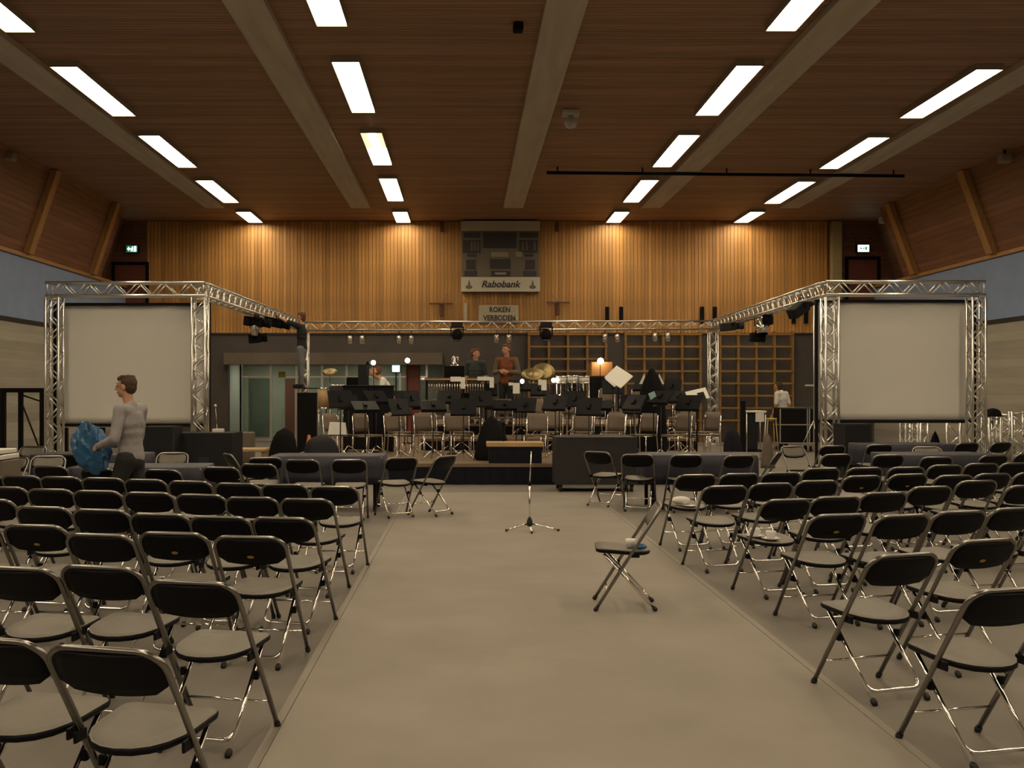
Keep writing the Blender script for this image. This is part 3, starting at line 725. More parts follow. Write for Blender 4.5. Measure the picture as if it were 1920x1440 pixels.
# music stands
def mstand(tilt, hz):
    t = thing('music_stand','x','music stand')
    MB().tube([(0,0,.12),(0,0,hz-.05)],.011,6).build('pole','grey_case',t)
    mt = Matrix.Translation((0,0,hz)) @ Matrix.Rotation(math.radians(-tilt),4,'X')
    g = MB(); g.box((-.235,-.006,-.16),(.235,.006,.16),mt); g.box((-.235,.0061,-.165),(.235,.055,-.155),mt); g.build('desk','black',t)
    g = MB(); g.box((-.03,-.04,-.05),(.03,-.0061,.05),mt); g.build('tilt_bracket','black',t)
    for k in range(3):
        a = PI/2+k*2*PI/3; MB().tube([(0,0,.2),(.12*math.cos(a),.12*math.sin(a),.12),(.27*math.cos(a),.27*math.sin(a),.01)],.008,6).build('leg','chrome',t)
    return t
MSV = [(20,1.12),(38,1.06),(62,1.0),(48,1.16),(28,.98)]
MSP = [mstand(*v) for v in MSV]; mf = [True]*len(MSP)
def put_ms(px, d, lab, vi):
    x = PX(px,d); th = math.atan2(-(x-PX(965,18)), d-16.0)+R.uniform(-.45,.45)
    loc = (x,d,zat(x,d))
    if mf[vi]: mf[vi] = False; o = MSP[vi]; o.location = loc; o.rotation_euler = (0,0,th); o['label'] = lab; o['group'] = 'black music stands on the stage'
    else: dup(MSP[vi],loc,th,lab,'black music stands on the stage')
for rn, d, xs in (('front',18.8,[632,690,752,808,866,1036,1098,1182,1240,1296]),
                  ('second',20.25,[660,712,772,838,905,950,1072,1130,1186,1290]),
                  ('third',21.75,[752,802,860,930,990,1046,1112,1180,1278]),
                  ('rear',23.45,[866,912,968,1012,1078,1142,1205,1262])):
    for k, px in enumerate(xs): put_ms(px+R.uniform(-7,7),d+R.uniform(-.12,.12),'black music stand, %s stage row, %s from left'%(rn,ORD[k]),(k*2+len(rn)+(k//3))%5)

# small stage lights and papers
def pole_lamp(px, py, d, lab, m='bulb', r=.05):
    x = PX(px,d); z0 = zat(x,d); z = PZ(py,d)
    t = thing('stand_lamp',lab,'lamp',(x,d,z0),0,'small lit lamps on the stage')
    MB().tube([(0,.06,0),(0,.06,z-z0),(0,.02,z-z0)],.009,6).build('pole','matt_black',t); MB().lathe([(.12,0),(.12,.015),(.02,.03)],12,at=(0,.06,0)).build('base','matt_black',t)
    MB().lathe([(.03,.04),(r*1.15,-.01),(r*1.1,-.012)],12,at=(0,0,z-z0),mtx=Matrix.Rotation(PI/2,4,'X')).build('shade','matt_black',t)
    MB().ball((0,-.0,z-z0),r,12,8).build('bulb',m,t)
for px, py, d, lab, r in ((690,681,21.2,'small lit lamp left of the bending man, left of a pair',.035),(700,680,21.25,'small lit lamp right before the bending man\'s forehead',.05),(764,676,25.,'small lit lamp right of the bending man',.06),
    (1126,677,28.2,'brightest lit lamp before the orange wooden box',.085),(979,715,21.9,'small lit lamp right of the rust-vested man',.045),(1038,713,22.9,'small lit lamp left of the white drums',.05),(848,744,20.6,'small lit lamp low among left music stands',.045),
    (1049,745,20.6,'small lit lamp low among stands, right of centre',.05),(1067,765,19.2,'lowest small lit lamp right of centre',.035),(944,796,18.3,'small lit lamp on the black covered instrument',.035)):
    pole_lamp(px,py,d,lab,'bulb',r)
pole_lamp(1308,753,19.3,'bluish-white small lamp under the white tilted board','blue_led',.05)
for px, py, d, w_, h_, lab in ((868,718,21.5,.09,.24,'leftmost'),(922,717,21.5,.09,.22,'second'),(968,728,21.5,.14,.22,'third'),(1020,722,21.5,.11,.22,'rightmost')):
    x = PX(px,d); z = PZ(py,d); zz = zat(x,d)
    t = thing('paper_stand','white sheets hanging on a thin stand, %s of four'%lab,'sheet music',(x,d,zz),0,'white hanging sheets')
    MB().tube([(0,.03,0),(0,.03,z-zz+h_/2)],.01,6).build('pole','matt_black',t); MB().lathe([(.14,0),(.14,.012),(.02,.02)],12,at=(0,.03,0)).build('base','matt_black',t)
    MB().box((-w_/2,-.01,z-zz-h_/2),(w_/2,.008,z-zz+h_/2)).build('sheet','paper',t); q_ = {'leftmost':(.26,.09),'second':(.30,.07),'third':(.16,.05),'rightmost':(.12,.11)}[lab]; MB().box((-q_[0],-.008,z-zz+h_/2-q_[1]),(-w_/2,.006,z-zz+h_/2+.01)).build('sheet','paper',t)
# percussion
def drum(px, py, d, r, h, lab, m='white', name='drum'):
    x = PX(px,d); z0 = zat(x,d); z = PZ(py,d)-z0
    t = thing(name,lab,'drum',(x,d,z0),0,'drums on the stage')
    MB().lathe([(r,z-h),(r,z)],20).build('shell',m,t); MB().lathe([(r*.98,z),(r*.9,z+.006),(0,z+.006)],20).build('drumhead','paper',t)
    MB().lathe([(r*1.03,z-.025),(r*1.03,z+.01),(r,z+.01),(r,z-.025)],20).build('hoop','chrome',t); MB().lathe([(r*1.03,z-h),(r*1.03,z-h+.03),(r,z-h+.03),(r,z-h)],20).build('hoop','chrome',t)
    for k in range(3): a = PI/2+k*2*PI/3; MB().tube([(r*.9*math.cos(a),r*.9*math.sin(a),z-h+.02),(r*1.1*math.cos(a),r*1.1*math.sin(a),.0)],.012,6).build('leg','chrome',t)
    return t
for k, (px, py) in enumerate(((1052,706),(1073,705),(1095,706))): drum(px,py,23.0,.125,.16,'white-shelled drum on legs, %s of three together'%('leftmost','middle','rightmost')[k])
drum(632,722,22.2,.17,.45,'tall dark conga drum at the left of the stage','case_black','conga'); drum(610,728,22.6,.16,.45,'tall tan conga drum left of the dark one','tan_wood','conga')
def cymbal(px, py, d, r, lab, tilt=.25):
    x = PX(px,d); z0 = zat(x,d); z = PZ(py,d)-z0
    t = thing('cymbal',lab,'cymbal',(x,d,z0),0,'cymbals on stands')
    MB().lathe([(r,0),(r*.6,.018),(r*.22,.03),(r*.18,.055),(0,.06)],20,at=(0,0,z),mtx=Matrix.Rotation(tilt,4,'X')).build('plate','gold_cym',t)
    MB().tube([(0,0,.1),(0,0,z+.05)],.011,6).build('pole','chrome',t)
    for k in range(3): a = PI/2+k*2*PI/3; MB().tube([(0,0,.35),(.25*math.cos(a),.25*math.sin(a),.0)],.009,6).build('leg','chrome',t)
cymbal(1000,702,26.0,.30,'golden cymbal right of the rust-vested man, left of two',.6); cymbal(1019,697,26.8,.30,'golden cymbal right of the rust-vested man, right of two',.9)
cymbal(618,697,22.9,.17,'small golden cymbal above the congas',.5)
# mallet instrument, left of the dark-shirted man
d = 23.2; x = PX(822,d); z0 = SZ if x < RX0 else .62; x = max(x,RX0+.75)
t = thing('marimba','marimba with tan bar rail and hanging tubes left of the dark-shirted man','marimba',(x,d,z0))
zt = PZ(710,d)-z0
MB().box((-.7,-.25,zt-.03),(.7,.25,zt)).build('frame','tan_wood',t)
bm_ = MB().rbox((-.022,-.2,zt+.002),(.022,.2,zt+.02),.004).mesh('bar','red_brown'); tm_ = MB().tube([(0,0,zt-.32),(0,0,zt-.032)],.018,8).mesh('resonator','chrome')
for k in range(24): link('bar',bm_,t,loc=(-.66+k*.0575,0,0)); link('resonator',tm_,t,loc=(-.66+k*.0575,-.1,0))
for sx in (-1,1):
    for sy in (-1,1): MB().box((sx*.66-.02,sy*.2-.02,0),(sx*.66+.02,sy*.2+.02,zt-.031)).build('leg','black',t)
# electric piano before the bending man
d = 21.5; x = PX(690,d)
t = thing('electric_piano','black upright piano in front of the bending man','piano',(x,d,SZ)); zt = PZ(725,d)-SZ
MB().rbox((-.52,0,.05),(.52,.35,zt),.015).build('body','black',t); MB().rbox((-.54,-.02,zt),(.54,.37,zt+.03),.008).build('lid','black',t)
MB().box((-.45,.351,.62),(.45,.50,.66)).build('keyboard','paper',t)
for sx in (-1,1): MB().box((sx*.48-.03,.02,0),(sx*.48+.03,.3,.049)).build('leg','black',t)
tag(MB().rbox((PX(673,22.9),22.7,SZ),(PX(690,22.9),23.0,PZ(683,22.9)),.02).build('loudspeaker_column','case_black'),'tall black loudspeaker column left of the bending man','loudspeaker')
tag(MB().rbox((PX(640,22.4),23.3,SZ),(PX(672,22.4),23.7,PZ(706,22.4)),.03).build('transport_case','matt_black'),'black equipment trunk behind the congas','trunk')
# silver horn on a black trunk
d = 25.5; x = PX(852,d); x = max(x, RX0+.3)
tag(MB().rbox((x-.25,d-.2,.87),(x+.25,d+.2,PZ(686,d)),.02).build('transport_case','matt_black'),'black trunk carrying a silver horn, left of dark-shirted man','trunk')
t = thing('silver_horn','silver horn standing bell-down on a black trunk','horn',(x,d-.02,PZ(686,d)))
MB().lathe([(.12,0),(.115,.01),(.06,.05),(.035,.12),(.02,.24)],16).build('bell','chrome',t); MB().tube([(.02,0,.2),(.08,0,.22),(.09,0,.08),(.05,0,.05)],.012,8).build('crook','chrome',t); MB().tube([(-.02,0,.24),(-.06,0,.18),(-.06,0,.06)],.014,8).build('valve','chrome',t)
# orange wooden box, white board, cone cover
tag(MB().rbox((PX(1105,28.6),28.35,.87),(PX(1149,28.6),28.95,PZ(706,28.6)-.004),.02).build('transport_case','matt_black'),'black case under the orange-brown wooden box at the stage back','case')
tag(MB().rbox((PX(1107,28.6),28.4,PZ(706,28.6)),(PX(1147,28.6),28.9,PZ(679,28.6)),.02).build('wooden_speaker_box','orange_wood'),'orange-brown wooden box behind the brightest lamp','box')
d = 21.2; x = PX(1160,d); zb = zat(x,d)
t = thing('reflector_board','large white square board balanced on one corner','board',(x,d,zb)); zc = PZ(707,d)-zb
mt = Matrix.Translation((0,0,zc)) @ Matrix.Rotation(math.radians(-38),4,'X') @ Matrix.Rotation(math.radians(42),4,'Y')
MB().box((-.21,-.012,-.21),(.21,.012,.21),mt).build('board','paper',t)
mt2 = Matrix.Translation((-.08,-.05,zc-.06)) @ Matrix.Rotation(math.radians(-38),4,'X') @ Matrix.Rotation(math.radians(50),4,'Y'); MB().box((-.15,-.004,-.14),(.12,.004,.14),mt2).build('loose_sheet','paper',t)
MB().tube([(0,.04,0),(0,.04,zc)],.014,6).build('pole','matt_black',t); MB().lathe([(.2,0),(.2,.015),(.02,.03)],12,at=(0,.04,0)).build('base','matt_black',t)
d = 20.55; x = PX(1222,d); zb = zat(x,d); zt = PZ(690,d)-zb
t = thing('covered_harp','tall pointed black cover over an instrument','cover',(x,d,zb))
q = MB(); n = 24; lv = [(0,.30),(.3,.30),(.6,.27),(zt-.45,.24),(zt-.2,.14),(zt-.05,.06),(zt,.02)]; vs = []
for z, r in lv:
    for k in range(n): a = 2*PI*k/n; rr = r*(1+.09*math.sin(a*5+z*2)); vs.append((rr*math.cos(a),rr*.8*math.sin(a),z))
q.add(vs,[(i*n+k,i*n+(k+1)%n,(i+1)*n+(k+1)%n,(i+1)*n+k) for i in range(len(lv)-1) for k in range(n)]+[tuple((len(lv)-1)*n+k for k in range(n))],True); q.build('cover','matt_black',t)
for sx in (-1,1):
    px = 1222+sx*17; d3 = 20.9; xx = PX(px,d3)
    t = thing('white_pennant','white pointed sheet standing %s of the black pointed cover'%('left' if sx < 0 else 'right'),'sheet',(xx,d3,zat(xx,d3)))
    zz = PZ(720,d3)-zat(xx,d3); MB().prism([(-.07,zz),(.07,zz),(.0-.03*sx,zz+.21)],1,-.006,.006).build('sheet','paper',t); MB().tube([(0,0.01,0),(0,.01,zz+.02)],.01,6).build('pole','matt_black',t)
d = 18.9; x = PX(1226,d)
t = thing('teal_folder','pale teal folder slanting on a stand before the pointed cover','folder',(x,d,SZ)); zz = PZ(748,d)-SZ
mt = Matrix.Translation((0,0,zz)) @ Matrix.Rotation(math.radians(-22),4,'Y'); MB().box((-.06,-.008,-.13),(.06,.008,.13),mt).build('folder','teal_paper',t); MB().tube([(0,.03,0),(0,.03,zz)],.01,6).build('pole','matt_black',t)
d = 19.2; x = PX(1308,d); zz = PZ(742,d)-SZ
t = thing('tilted_board','white tilted board with a black patch at the right stage end','board',(x,d,SZ))
mt = Matrix.Translation((0,0,zz)) @ Matrix.Rotation(math.radians(-30),4,'X') @ Matrix.Rotation(math.radians(-14),4,'Y'); MB().box((-.2,-.01,-.1),(.2,.01,.13),mt).build('board','paper',t)
MB().box((.0,-.016,-.11),(.13,-.0105,.05),mt).build('patch','black',t); MB().tube([(0,.06,0),(0,.06,zz)],.014,6).build('pole','matt_black',t)
# black covered lump at the stage edge, bags at the left
def lump(px0, px1, py0, py1, d, name, lab, m='matt_black', cat='bag', seed=1, zfix=None, top=.5):
    x0, x1 = PX(px0,d), PX(px1,d); xc = (x0+x1)/2; z0 = zat(xc,d) if zfix is None else zfix; zt = PZ(py0,d)-z0; w_ = (x1-x0)/2; rr = random.Random(seed); n = 24; vs = []; lv = 8
    ph = [rr.uniform(0,6) for _ in range(4)]
    for i in range(lv+1):
        t_ = i/lv; pr = (1-(1-top)*t_)*math.sqrt(max(0,1-t_**5))
        if i == lv: pr = .02
        for k in range(n):
            a = 2*PI*k/n; q_ = pr*(1+.07*math.sin(3*a+ph[0]+t_*2)+.05*math.sin(5*a+ph[1]-t_*3)); vs.append((w_*q_*math.cos(a),w_*.75*q_*math.sin(a),zt*(t_ if i < lv else 1.0)*(.985 if i < lv-1 else 1)))
    g = MB().add(vs,[(i*n+k,i*n+(k+1)%n,(i+1)*n+(k+1)%n,(i+1)*n+k) for i in range(lv) for k in range(n)]+[tuple(range(n))[::-1]],True)
    return tag(g.build(name,m,None,(xc,d,z0)),lab,cat)
lump(886,957,779,838,18.98,'covered_amplifier','large black lump of a covered instrument left of the podium','matt_black','cover',3,top=.5)
lump(505,562,802,845,18.6,'duffel_bag','round black bag at the left front of the stage','matt_black','bag',5,top=.7)
lump(566,640,815,845,18.5,'duffel_bag','flat black bag at the left front of the stage, second from left','case_black','bag',8,top=.7)
lump(1354,1394,803,838,18.6,'instrument_bag','dark blue bag at the right front of the stage','skirt','bag',9,top=.7)
d = 19.5; g = MB(); zb_ = SZ+.448; hx = .17
g.add([(-hx,-.13,0),(hx,-.13,0),(hx,.13,0),(-hx,.13,0),(-hx*.86,-.05,.23),(hx*.82,-.05,.22),(hx*.82,.06,.22),(-hx*.86,.06,.23)],((0,3,2,1),(4,5,6,7),(0,1,5,4),(1,2,6,5),(2,3,7,6),(3,0,4,7)))
tag(g.build('paper_carrier','paper',None,(PX(634,d),d-.05,zb_)),'pale paper bag lying on the first front orchestra chair','bag')
t = thing('traffic_cone','small orange cone at the left of the stage','cone',(PX(584,24.4),24.0,0)); MB().lathe([(.14,0.02),(.03,.62)],14).build('cone','cone_orange',t); MB().box((-.18,-.18,0),(.18,.18,.02)).build('base','matt_black',t)
tag(MB().box((PX(1390,19.),19.0,SZ),(PX(1398,19.),19.06,PZ(752,19.))).build('dark_pole','matt_black'),'dark upright post at the right end of the stage','post')

# ------------------------------------------------------------------ trusses
TW = .24
chord_c, brace_c = {}, {}
def truss(name, lab, A, B, side, group, w_=TW, plate=False):
    """four-chord truss from A to B; `side` is a vector fixing its roll"""
    A, B = Vector(A), Vector(B); z = (B-A); L = z.length; z.normalize(); y = Vector(side); y = (y-z*y.dot(z)).normalized(); x = y.cross(z)
    mt = Matrix(((x.x,y.x,z.x,A.x),(x.y,y.y,z.y,A.y),(x.z,y.z,z.z,A.z),(0,0,0,1)))
    t = thing(name,lab,'truss',(0,0,0),0,group); t.matrix_basis = mt
    key = round(L,3)
    if key not in chord_c: chord_c[key] = MB().tube([(0,0,0),(0,0,L)],.025,10).mesh('chord','alu')
    h = w_/2
    for sx in (-1,1):
        for sy in (-1,1): link('chord',chord_c[key],t,loc=(sx*h,sy*h,0))
    nb = max(2,round(L/(w_*1.05))); p = (L-.12)/nb; bk = round(p,4)
    if bk not in brace_c: brace_c[bk] = (MB().tube([(-h,0,0),(h,0,p)],.0135,6).mesh('brace','alu'), MB().tube([(h,0,0),(-h,0,p)],.0135,6).mesh('brace','alu'))
    for i in range(nb):
        z0 = .06+i*p
        for f in range(4):
            link('brace',brace_c[bk][(i+(f >= 2))%2],t,mtx=Matrix.Rotation(f*PI/2,4,'Z') @ Matrix.Translation((0,h,z0)))
    rg = MB().tube([(-h,-h,0),(h,-h,0),(h,h,0),(-h,h,0)],.016,8,close=True)
    for zz in (.03, L-.03): link('end_frame',rg.mesh('end_frame','alu') if 'r' not in chord_c else chord_c['r'],t,loc=(0,0,zz))
    if plate: MB().box((-.34,-.34,-.02),(.34,.34,0)).build('base_plate','alu',t)
    return t
DF = 19.4; ZT = PZ(543,DF)      # centre height of the top trusses
tw_z = ZT+TW/2+.025
xs_ = {'LO':PX(102,DF),'LI':PX(375,DF),'RI':PX(1556,DF),'RO':PX(1830,DF)}
for k, lab in (('LO','outer truss tower of the left screen'),('LI','inner truss tower of the left screen'),('RI','inner truss tower of the right screen'),('RO','outer truss tower of the right screen')):
    truss('truss_tower','silver lattice '+lab,(xs_[k],DF,.02),(xs_[k],DF,ZT-TW/2-.03),(0,1,0),'truss towers',plate=True)
truss('truss_beam','silver lattice top truss over the left screen',(xs_['LO']-TW/2,DF,ZT),(xs_['LI']+TW/2,DF,ZT),(0,0,1),'top trusses')
truss('truss_beam','silver lattice top truss over the right screen',(xs_['RI']-TW/2,DF,ZT+.02),(xs_['RO']+TW/2,DF,ZT+.02),(0,0,1),'top trusses')
DB = 31.0; zb = PZ(612,DB)
bl = Vector((PX(570,DB),DB,zb)); br = Vector((PX(1337,DB),DB,zb+.04))
truss('truss_beam','silver lattice truss running back from the left screen',(xs_['LI']+.0,DF+TW/2+.03,ZT),(bl.x,DB-TW/2-.03,zb),(0,0,1),'top trusses')
truss('truss_beam','silver lattice truss running back from the right screen',(xs_['RI'],DF+TW/2+.03,ZT+.02),(br.x,DB-TW/2-.03,br.z),(0,0,1),'top trusses')
truss('truss_beam','long silver lattice truss across the back of the stage',(bl.x-TW/2,DB,zb),(br.x+TW/2,DB,br.z),(0,0,1),'top trusses')
truss('truss_tower','silver lattice tower at the back left of the stage',(bl.x,DB,.02),(bl.x,DB,zb-TW/2-.03),(0,1,0),'truss towers',plate=True)
truss('truss_tower','silver lattice tower at the back right of the stage',(br.x,DB,.02),(br.x,DB,br.z-TW/2-.03),(0,1,0),'truss towers',plate=True)
# loose truss pieces standing behind the right screen
for k, (px, d, py) in enumerate(((1705,20.6,790),(1723,21.2,792),(1788,20.8,790),(1858,20.4,783),(1886,20.6,775),(1908,20.2,772))):
    truss('truss_piece','loose upright truss length stacked at right, %s from left'%ORD[k],(PX(px,d),d,0),(PX(px,d),d,max(.9,PZ(py,d))),(math.sin(k),math.cos(k),0),'stacked truss lengths')
lump(1843,1879,765,781,20.4,'jacket_bundle','black bundle lying on the stacked truss lengths','matt_black','bundle',4,zfix=max(.9,PZ(783,20.4))+.02,top=.6)
lump(1732,1775,808,840,20.9,'bag','dark bag under the right screen between loose truss lengths','matt_black','bag',6,zfix=0,top=.25)
# projection screens
for nm, x0, x1, y0, y1, d in (('left',101,395,568,800,DF+.42),('right',1528,1829,562,793,DF+.42)):
    X0, X1, z1, z0 = PX(x0,d), PX(x1,d), PZ(y0,d), PZ(y1,d); xc = (X0+X1)/2; wd = (X1-X0)/2
    t = thing('projection_screen','large pale projection screen hung in the %s truss frame'%nm,'screen',(xc,d,0))
    g = MB(); nx, nz = 24, 16; vs = []
    for j in range(nz+1):
        for i in range(nx+1):
            u, v = 2*i/nx-1, j/nz; fold = .012*math.sin(9*(u*(1 if nm == 'right' else -1)+v*1.0))*max(0,v-.3)*max(0,1-abs(u*(1 if nm == 'right' else -1)+.6))
            vs.append((u*(wd-.05), fold, z0+.05+(z1-z0-.10)*v))
    g.add(vs,[(j*(nx+1)+i,j*(nx+1)+i+1,(j+1)*(nx+1)+i+1,(j+1)*(nx+1)+i) for j in range(nz) for i in range(nx)],True); o = g.build('cloth','screen',t); md = o.modifiers.new('thickness','SOLIDIFY'); md.thickness = .004
    f = MB(); f.box((-wd,-.03,z0),(wd,.03,z0+.06)); f.box((-wd,-.03,z1-.05),(wd,.03,z1)); f.box((-wd,-.03,z0+.061),(-wd+.05,.03,z1-.051)); f.box((wd-.05,-.03,z0+.061),(wd,.03,z1-.051)); f.build('frame','black',t)
    for sx in (-1,1): 
        MB().box((sx*(wd-.03)-.025,-.02,0),(sx*(wd-.03)+.025,.02,z0-.001)).build('leg','alu' if False else 'black',t)
# spot lamps under the back truss
def par(px, py, d, lab, m='chrome', ztop=None, sc=1., yaw=0, tilt=.25):
    p = P(px,py,d); t = thing('spot_lamp',lab,'spotlight',p,yaw,'chrome spotlights on the trusses')
    mt = Matrix.Rotation(PI/2+tilt-PI/2,4,'X')
    MB().lathe([(.025,.13),(.05,.125),(.075,.09),(.085,0),(.09,-.12),(.082,-.12),(.06,.02),(0,.05)],16,mtx=mt).build('can',m,t)
    zt = (ztop-p.z) if ztop else .2
    MB().tube([(-.10,0,0),(-.10,0,.16),(.10,0,.16),(.10,0,0)],.008,6).build('yoke','black',t); MB().tube([(0,0,.16),(0,0,zt)],.012,6).build('hook','black',t)
    if sc != 1.: t.scale = (sc,)*3
    return t
for k, (px, py) in enumerate(((656,637),(679,637),(748,637),(771,637),(931,635),(954,635),(1134,634),(1157,634),(1228,632),(1252,632))):
    par(px,py,DB-TW/2,'chrome spotlight under the back truss, %s from left'%ORD[k],ztop=zb-TW/2)
def mover(px, py, d, ztop, lab, sc=1., yaw=0):
    p = P(px,py,d); t = thing('moving_head_lamp',lab,'spotlight',(p.x,p.y,ztop),yaw,'black moving lamps on the trusses')
    MB().rbox((-.17*sc,-.13*sc,-.16*sc),(.17*sc,.13*sc,0),.02).build('base','case_black',t); MB().box((-.05,.1,-.06),(.05,.36,-.02)).build('clamp','black',t)
    MB().box((-.2*sc,-.05*sc,-.42*sc),(-.165*sc,.05*sc,-.12*sc)).build('arm','black',t); MB().box((.165*sc,-.05*sc,-.42*sc),(.2*sc,.05*sc,-.12*sc)).build('arm','black',t)
    q = MB().ball((0,0,-.38*sc),(.16*sc,.15*sc,.18*sc),16,10).build('head','matt_black',t); MB().lathe([(.10*sc,0),(.11*sc,-.05*sc),(.0,-.055*sc)],14,at=(0,-.05*sc,-.52*sc)).build('lens','lens',q)
mover(857,628,DB-.35,zb+.1,'black moving lamp on the back truss, left of the standing men'); mover(1024,625,DB-.35,zb+.1,'black moving lamp on the back truss, right of the standing men')
# profile spots on the side trusses
def profile(px, py, d, lab, ln=.6, yaw=0, pitch=0., m='matt_black', ztop=None):
    p = P(px,py,d); t = thing('stage_lantern',lab,'spotlight',p,0,'black lanterns on the side trusses'); mt = Matrix.Rotation(yaw,4,'Z') @ Matrix.Rotation(pitch,4,'Y')
    MB().rbox((-ln/2,-.12,-.11),(ln*.2,.12,.11),.03,mt).build('housing',m,t); MB().tube([mt @ Vector((ln*.2,0,0)),mt @ Vector((ln*.5,0,0))],[.09,.11],14).build('snoot',m,t)
    MB().tube([(0,-.14,0),(0,-.14,.2),(0,.14,.2),(0,.14,0)],.012,6).build('yoke','black',t)
    if ztop: MB().tube([(0,0,.2),(0,0,ztop-p.z)],.015,6).build('hook','black',t)
def side_z(d, right=False): f = (d-DF)/(DB-DF); return (ZT*(1-f)+zb*f)-TW/2
profile(483,604,24.0,'long black lantern on the left truss, nearest the left screen',.62,.0,.12,ztop=side_z(24.0)); profile(520,606,25.2,'black lantern on the left truss under the reaching man\'s hands',.62,.0,.2,ztop=side_z(25.2))
profile(483,634,24.3,'black lantern hanging lowest from the left truss',.42,.3,-.1,ztop=side_z(24.3))
par(478,616,24.0,'chrome spotlight hanging among the black lanterns at left',ztop=side_z(24.0),sc=1.15,yaw=.3,tilt=.5)
profile(1502,577,20.9,'large dark lantern on the right truss close to the right screen',.62,.5,-.5,'case_black',ztop=side_z(20.9)); profile(1372,612,28.0,'dark box lantern at the far end of the right truss',.62,0,-.1,'grey_case',ztop=side_z(28.0))
par(1428,612,25.5,'chrome spotlight halfway along the right truss',ztop=side_z(25.5),sc=1.7,tilt=-.3); profile(1420,633,25.6,'black lantern below the chrome spotlight on the right truss',.36,0,.1,ztop=side_z(25.6))
profile(1440,600,24.6,'small black lantern at the middle of the right truss',.3,1.2,.1,ztop=side_z(24.6))

# ------------------------------------------------------------------ cases and other gear
def case(px0, px1, py0, d, dep, name, lab, m='case_black', wheels=True, zb=None, corners=True, edge='grey_case'):
    x0, x1 = PX(px0,d), PX(px1,d); w_ = (x1-x0)/2; zt = PZ(py0,d); z0 = (.12 if wheels else 0) if zb is None else zb
    t = thing(name,lab,'flight case',((x0+x1)/2,d+dep/2,0))
    MB().rbox((-w_,-dep/2,z0),(w_,dep/2,zt),.012).build('body',m,t)
    g = MB(); e = .022
    for sx in (-1,1):
        for sy in (-1,1): g.box((sx*w_-e*(sx > 0)-.003*(sx<0),sy*dep/2-e*(sy > 0)-.003*(sy<0),z0),(sx*w_+e*(sx < 0)+.003*(sx>0),sy*dep/2+e*(sy < 0)+.003*(sy>0),zt))
    for z in (z0-.002, zt-e+.002):
        g.box((-w_,-dep/2-.004,z),(w_,-dep/2+.004,z+e)); g.box((-w_-.004,-dep/2,z),(-w_+.004,dep/2,z+e)); g.box((w_-.004,-dep/2,z),(w_+.004,dep/2,z+e))
    g.build('edging',edge,t)
    MB().box((-.09,-dep/2-.008,(z0+zt)/2-.045),(.09,-dep/2,(z0+zt)/2+.045)).build('handle_plate',edge,t)
    if wheels:
        for sx in (-1,1):
            for sy in (-1,1):
                MB().tube([(sx*(w_-.08)-.02,sy*(dep/2-.08),.055),(sx*(w_-.08)+.02,sy*(dep/2-.08),.055)],.054,12).build('caster','rubber',t); MB().box((sx*(w_-.08)-.026,sy*(dep/2-.08)-.03,.07),(sx*(w_-.08)+.026,sy*(dep/2-.08)+.03,z0)).build('caster_fork','grey_case',t)
    return t
case(1043,1195,820,16.7,.75,'flight_case','large dark wheeled case standing before the stage','grey_case')
case(325,438,812,17.6,.7,'flight_case','wide black case below the left screen','case_black',False); case(268,326,800,17.2,.5,'flight_case','black case behind the man in grey','case_black',False)
case(1582,1634,795,18.0,.5,'flight_case','dark upright case beside the right screen tower','case_black')
t = thing('mixer_box','small pale device on the wide black case','device',(PX(408,17.9),17.95,PZ(812,17.6))); MB().rbox((-.09,-.08,0),(.09,.08,.06),.01).build('body','white',t); MB().tube([(-.02,0,.06),(-.05,0,.45)],.006,6).build('antenna','chrome',t); MB().ball((-.05,0,.46),.025,8,6).build('tip','white',t)
t = thing('wooden_bench','low tan wooden bench left of the stage','bench',(PX(466,19.5),19.6,0)); z = PZ(842,19.3)
MB().rbox((-.35,-.3,z-.05),(.35,.3,z),.01).build('seat','tan_wood',t)
for sx in (-1,1): MB().box((sx*.3-.03,-.25,0),(sx*.3+.03,.25,z-.051)).build('leg','tan_wood',t)
tag(MB().rbox((PX(440,20.),20.3,0),(PX(465,20.),20.7,PZ(812,20.)),.02).build('pale_crate','lintel'),'pale crate behind the wooden bench','crate')
# framed rack the reaching man stands on
d = 25.0; zt = PZ(727,d); x = PX(579,d)
t = thing('equipment_rack','tall aluminium-framed rack the reaching man stands on','rack',(x,d,0)); hw = .27
g = MB()
for sx in (-1,1):
    for sy in (-1,1): g.box((sx*hw-.02,sy*.27-.02,0),(sx*hw+.02,sy*.27+.02,zt-.03))
g.build('post','alu',t); MB().rbox((-hw-.03,-.3,zt-.03),(hw+.03,.3,zt),.006).build('top','grey_case',t)
MB().rbox((-hw+.025,-.24,.1),(hw-.06,.24,zt-.12),.01).build('loudspeaker','black',t); MB().box((-hw,-.25,.04),(hw,.25,.08)).build('shelf','alu',t)
# open double case near the man in white
d = 28.0; x0, x1 = PX(1463,d), PX(1529,d); xc = (x0+x1)/2; w_ = (x1-x0)/2; z0, z1, zm = PZ(831,d), PZ(766,d), PZ(796,d)
t = thing('double_flight_case','black double case with silver edges before the man in white','flight case',(xc,d,0))
MB().box((-w_,0,z0),(w_,.6,zm-.02)).build('lower_body','black',t); MB().box((-w_,0,zm),(w_,.6,z1)).build('upper_body','black',t)
g = MB(); e = .03
for z in (z0-.01,zm-.02,z1-.005): g.box((-w_-.02,-.015,z),(w_+.02,.0,z+e)); g.box((-w_-.02,0,z),(-w_,.6,z+e)); g.box((w_,0,z),(w_+.02,.6,z+e))
for xx in (-w_-.02,w_*.5,w_*.62,w_-.01): g.box((xx,-.016,z0),(xx+e,-.001,z1))
g.box((-w_-.02,-.015,z1+.001),(w_+.02,.61,z1+.03)); g.build('edging','alu',t)
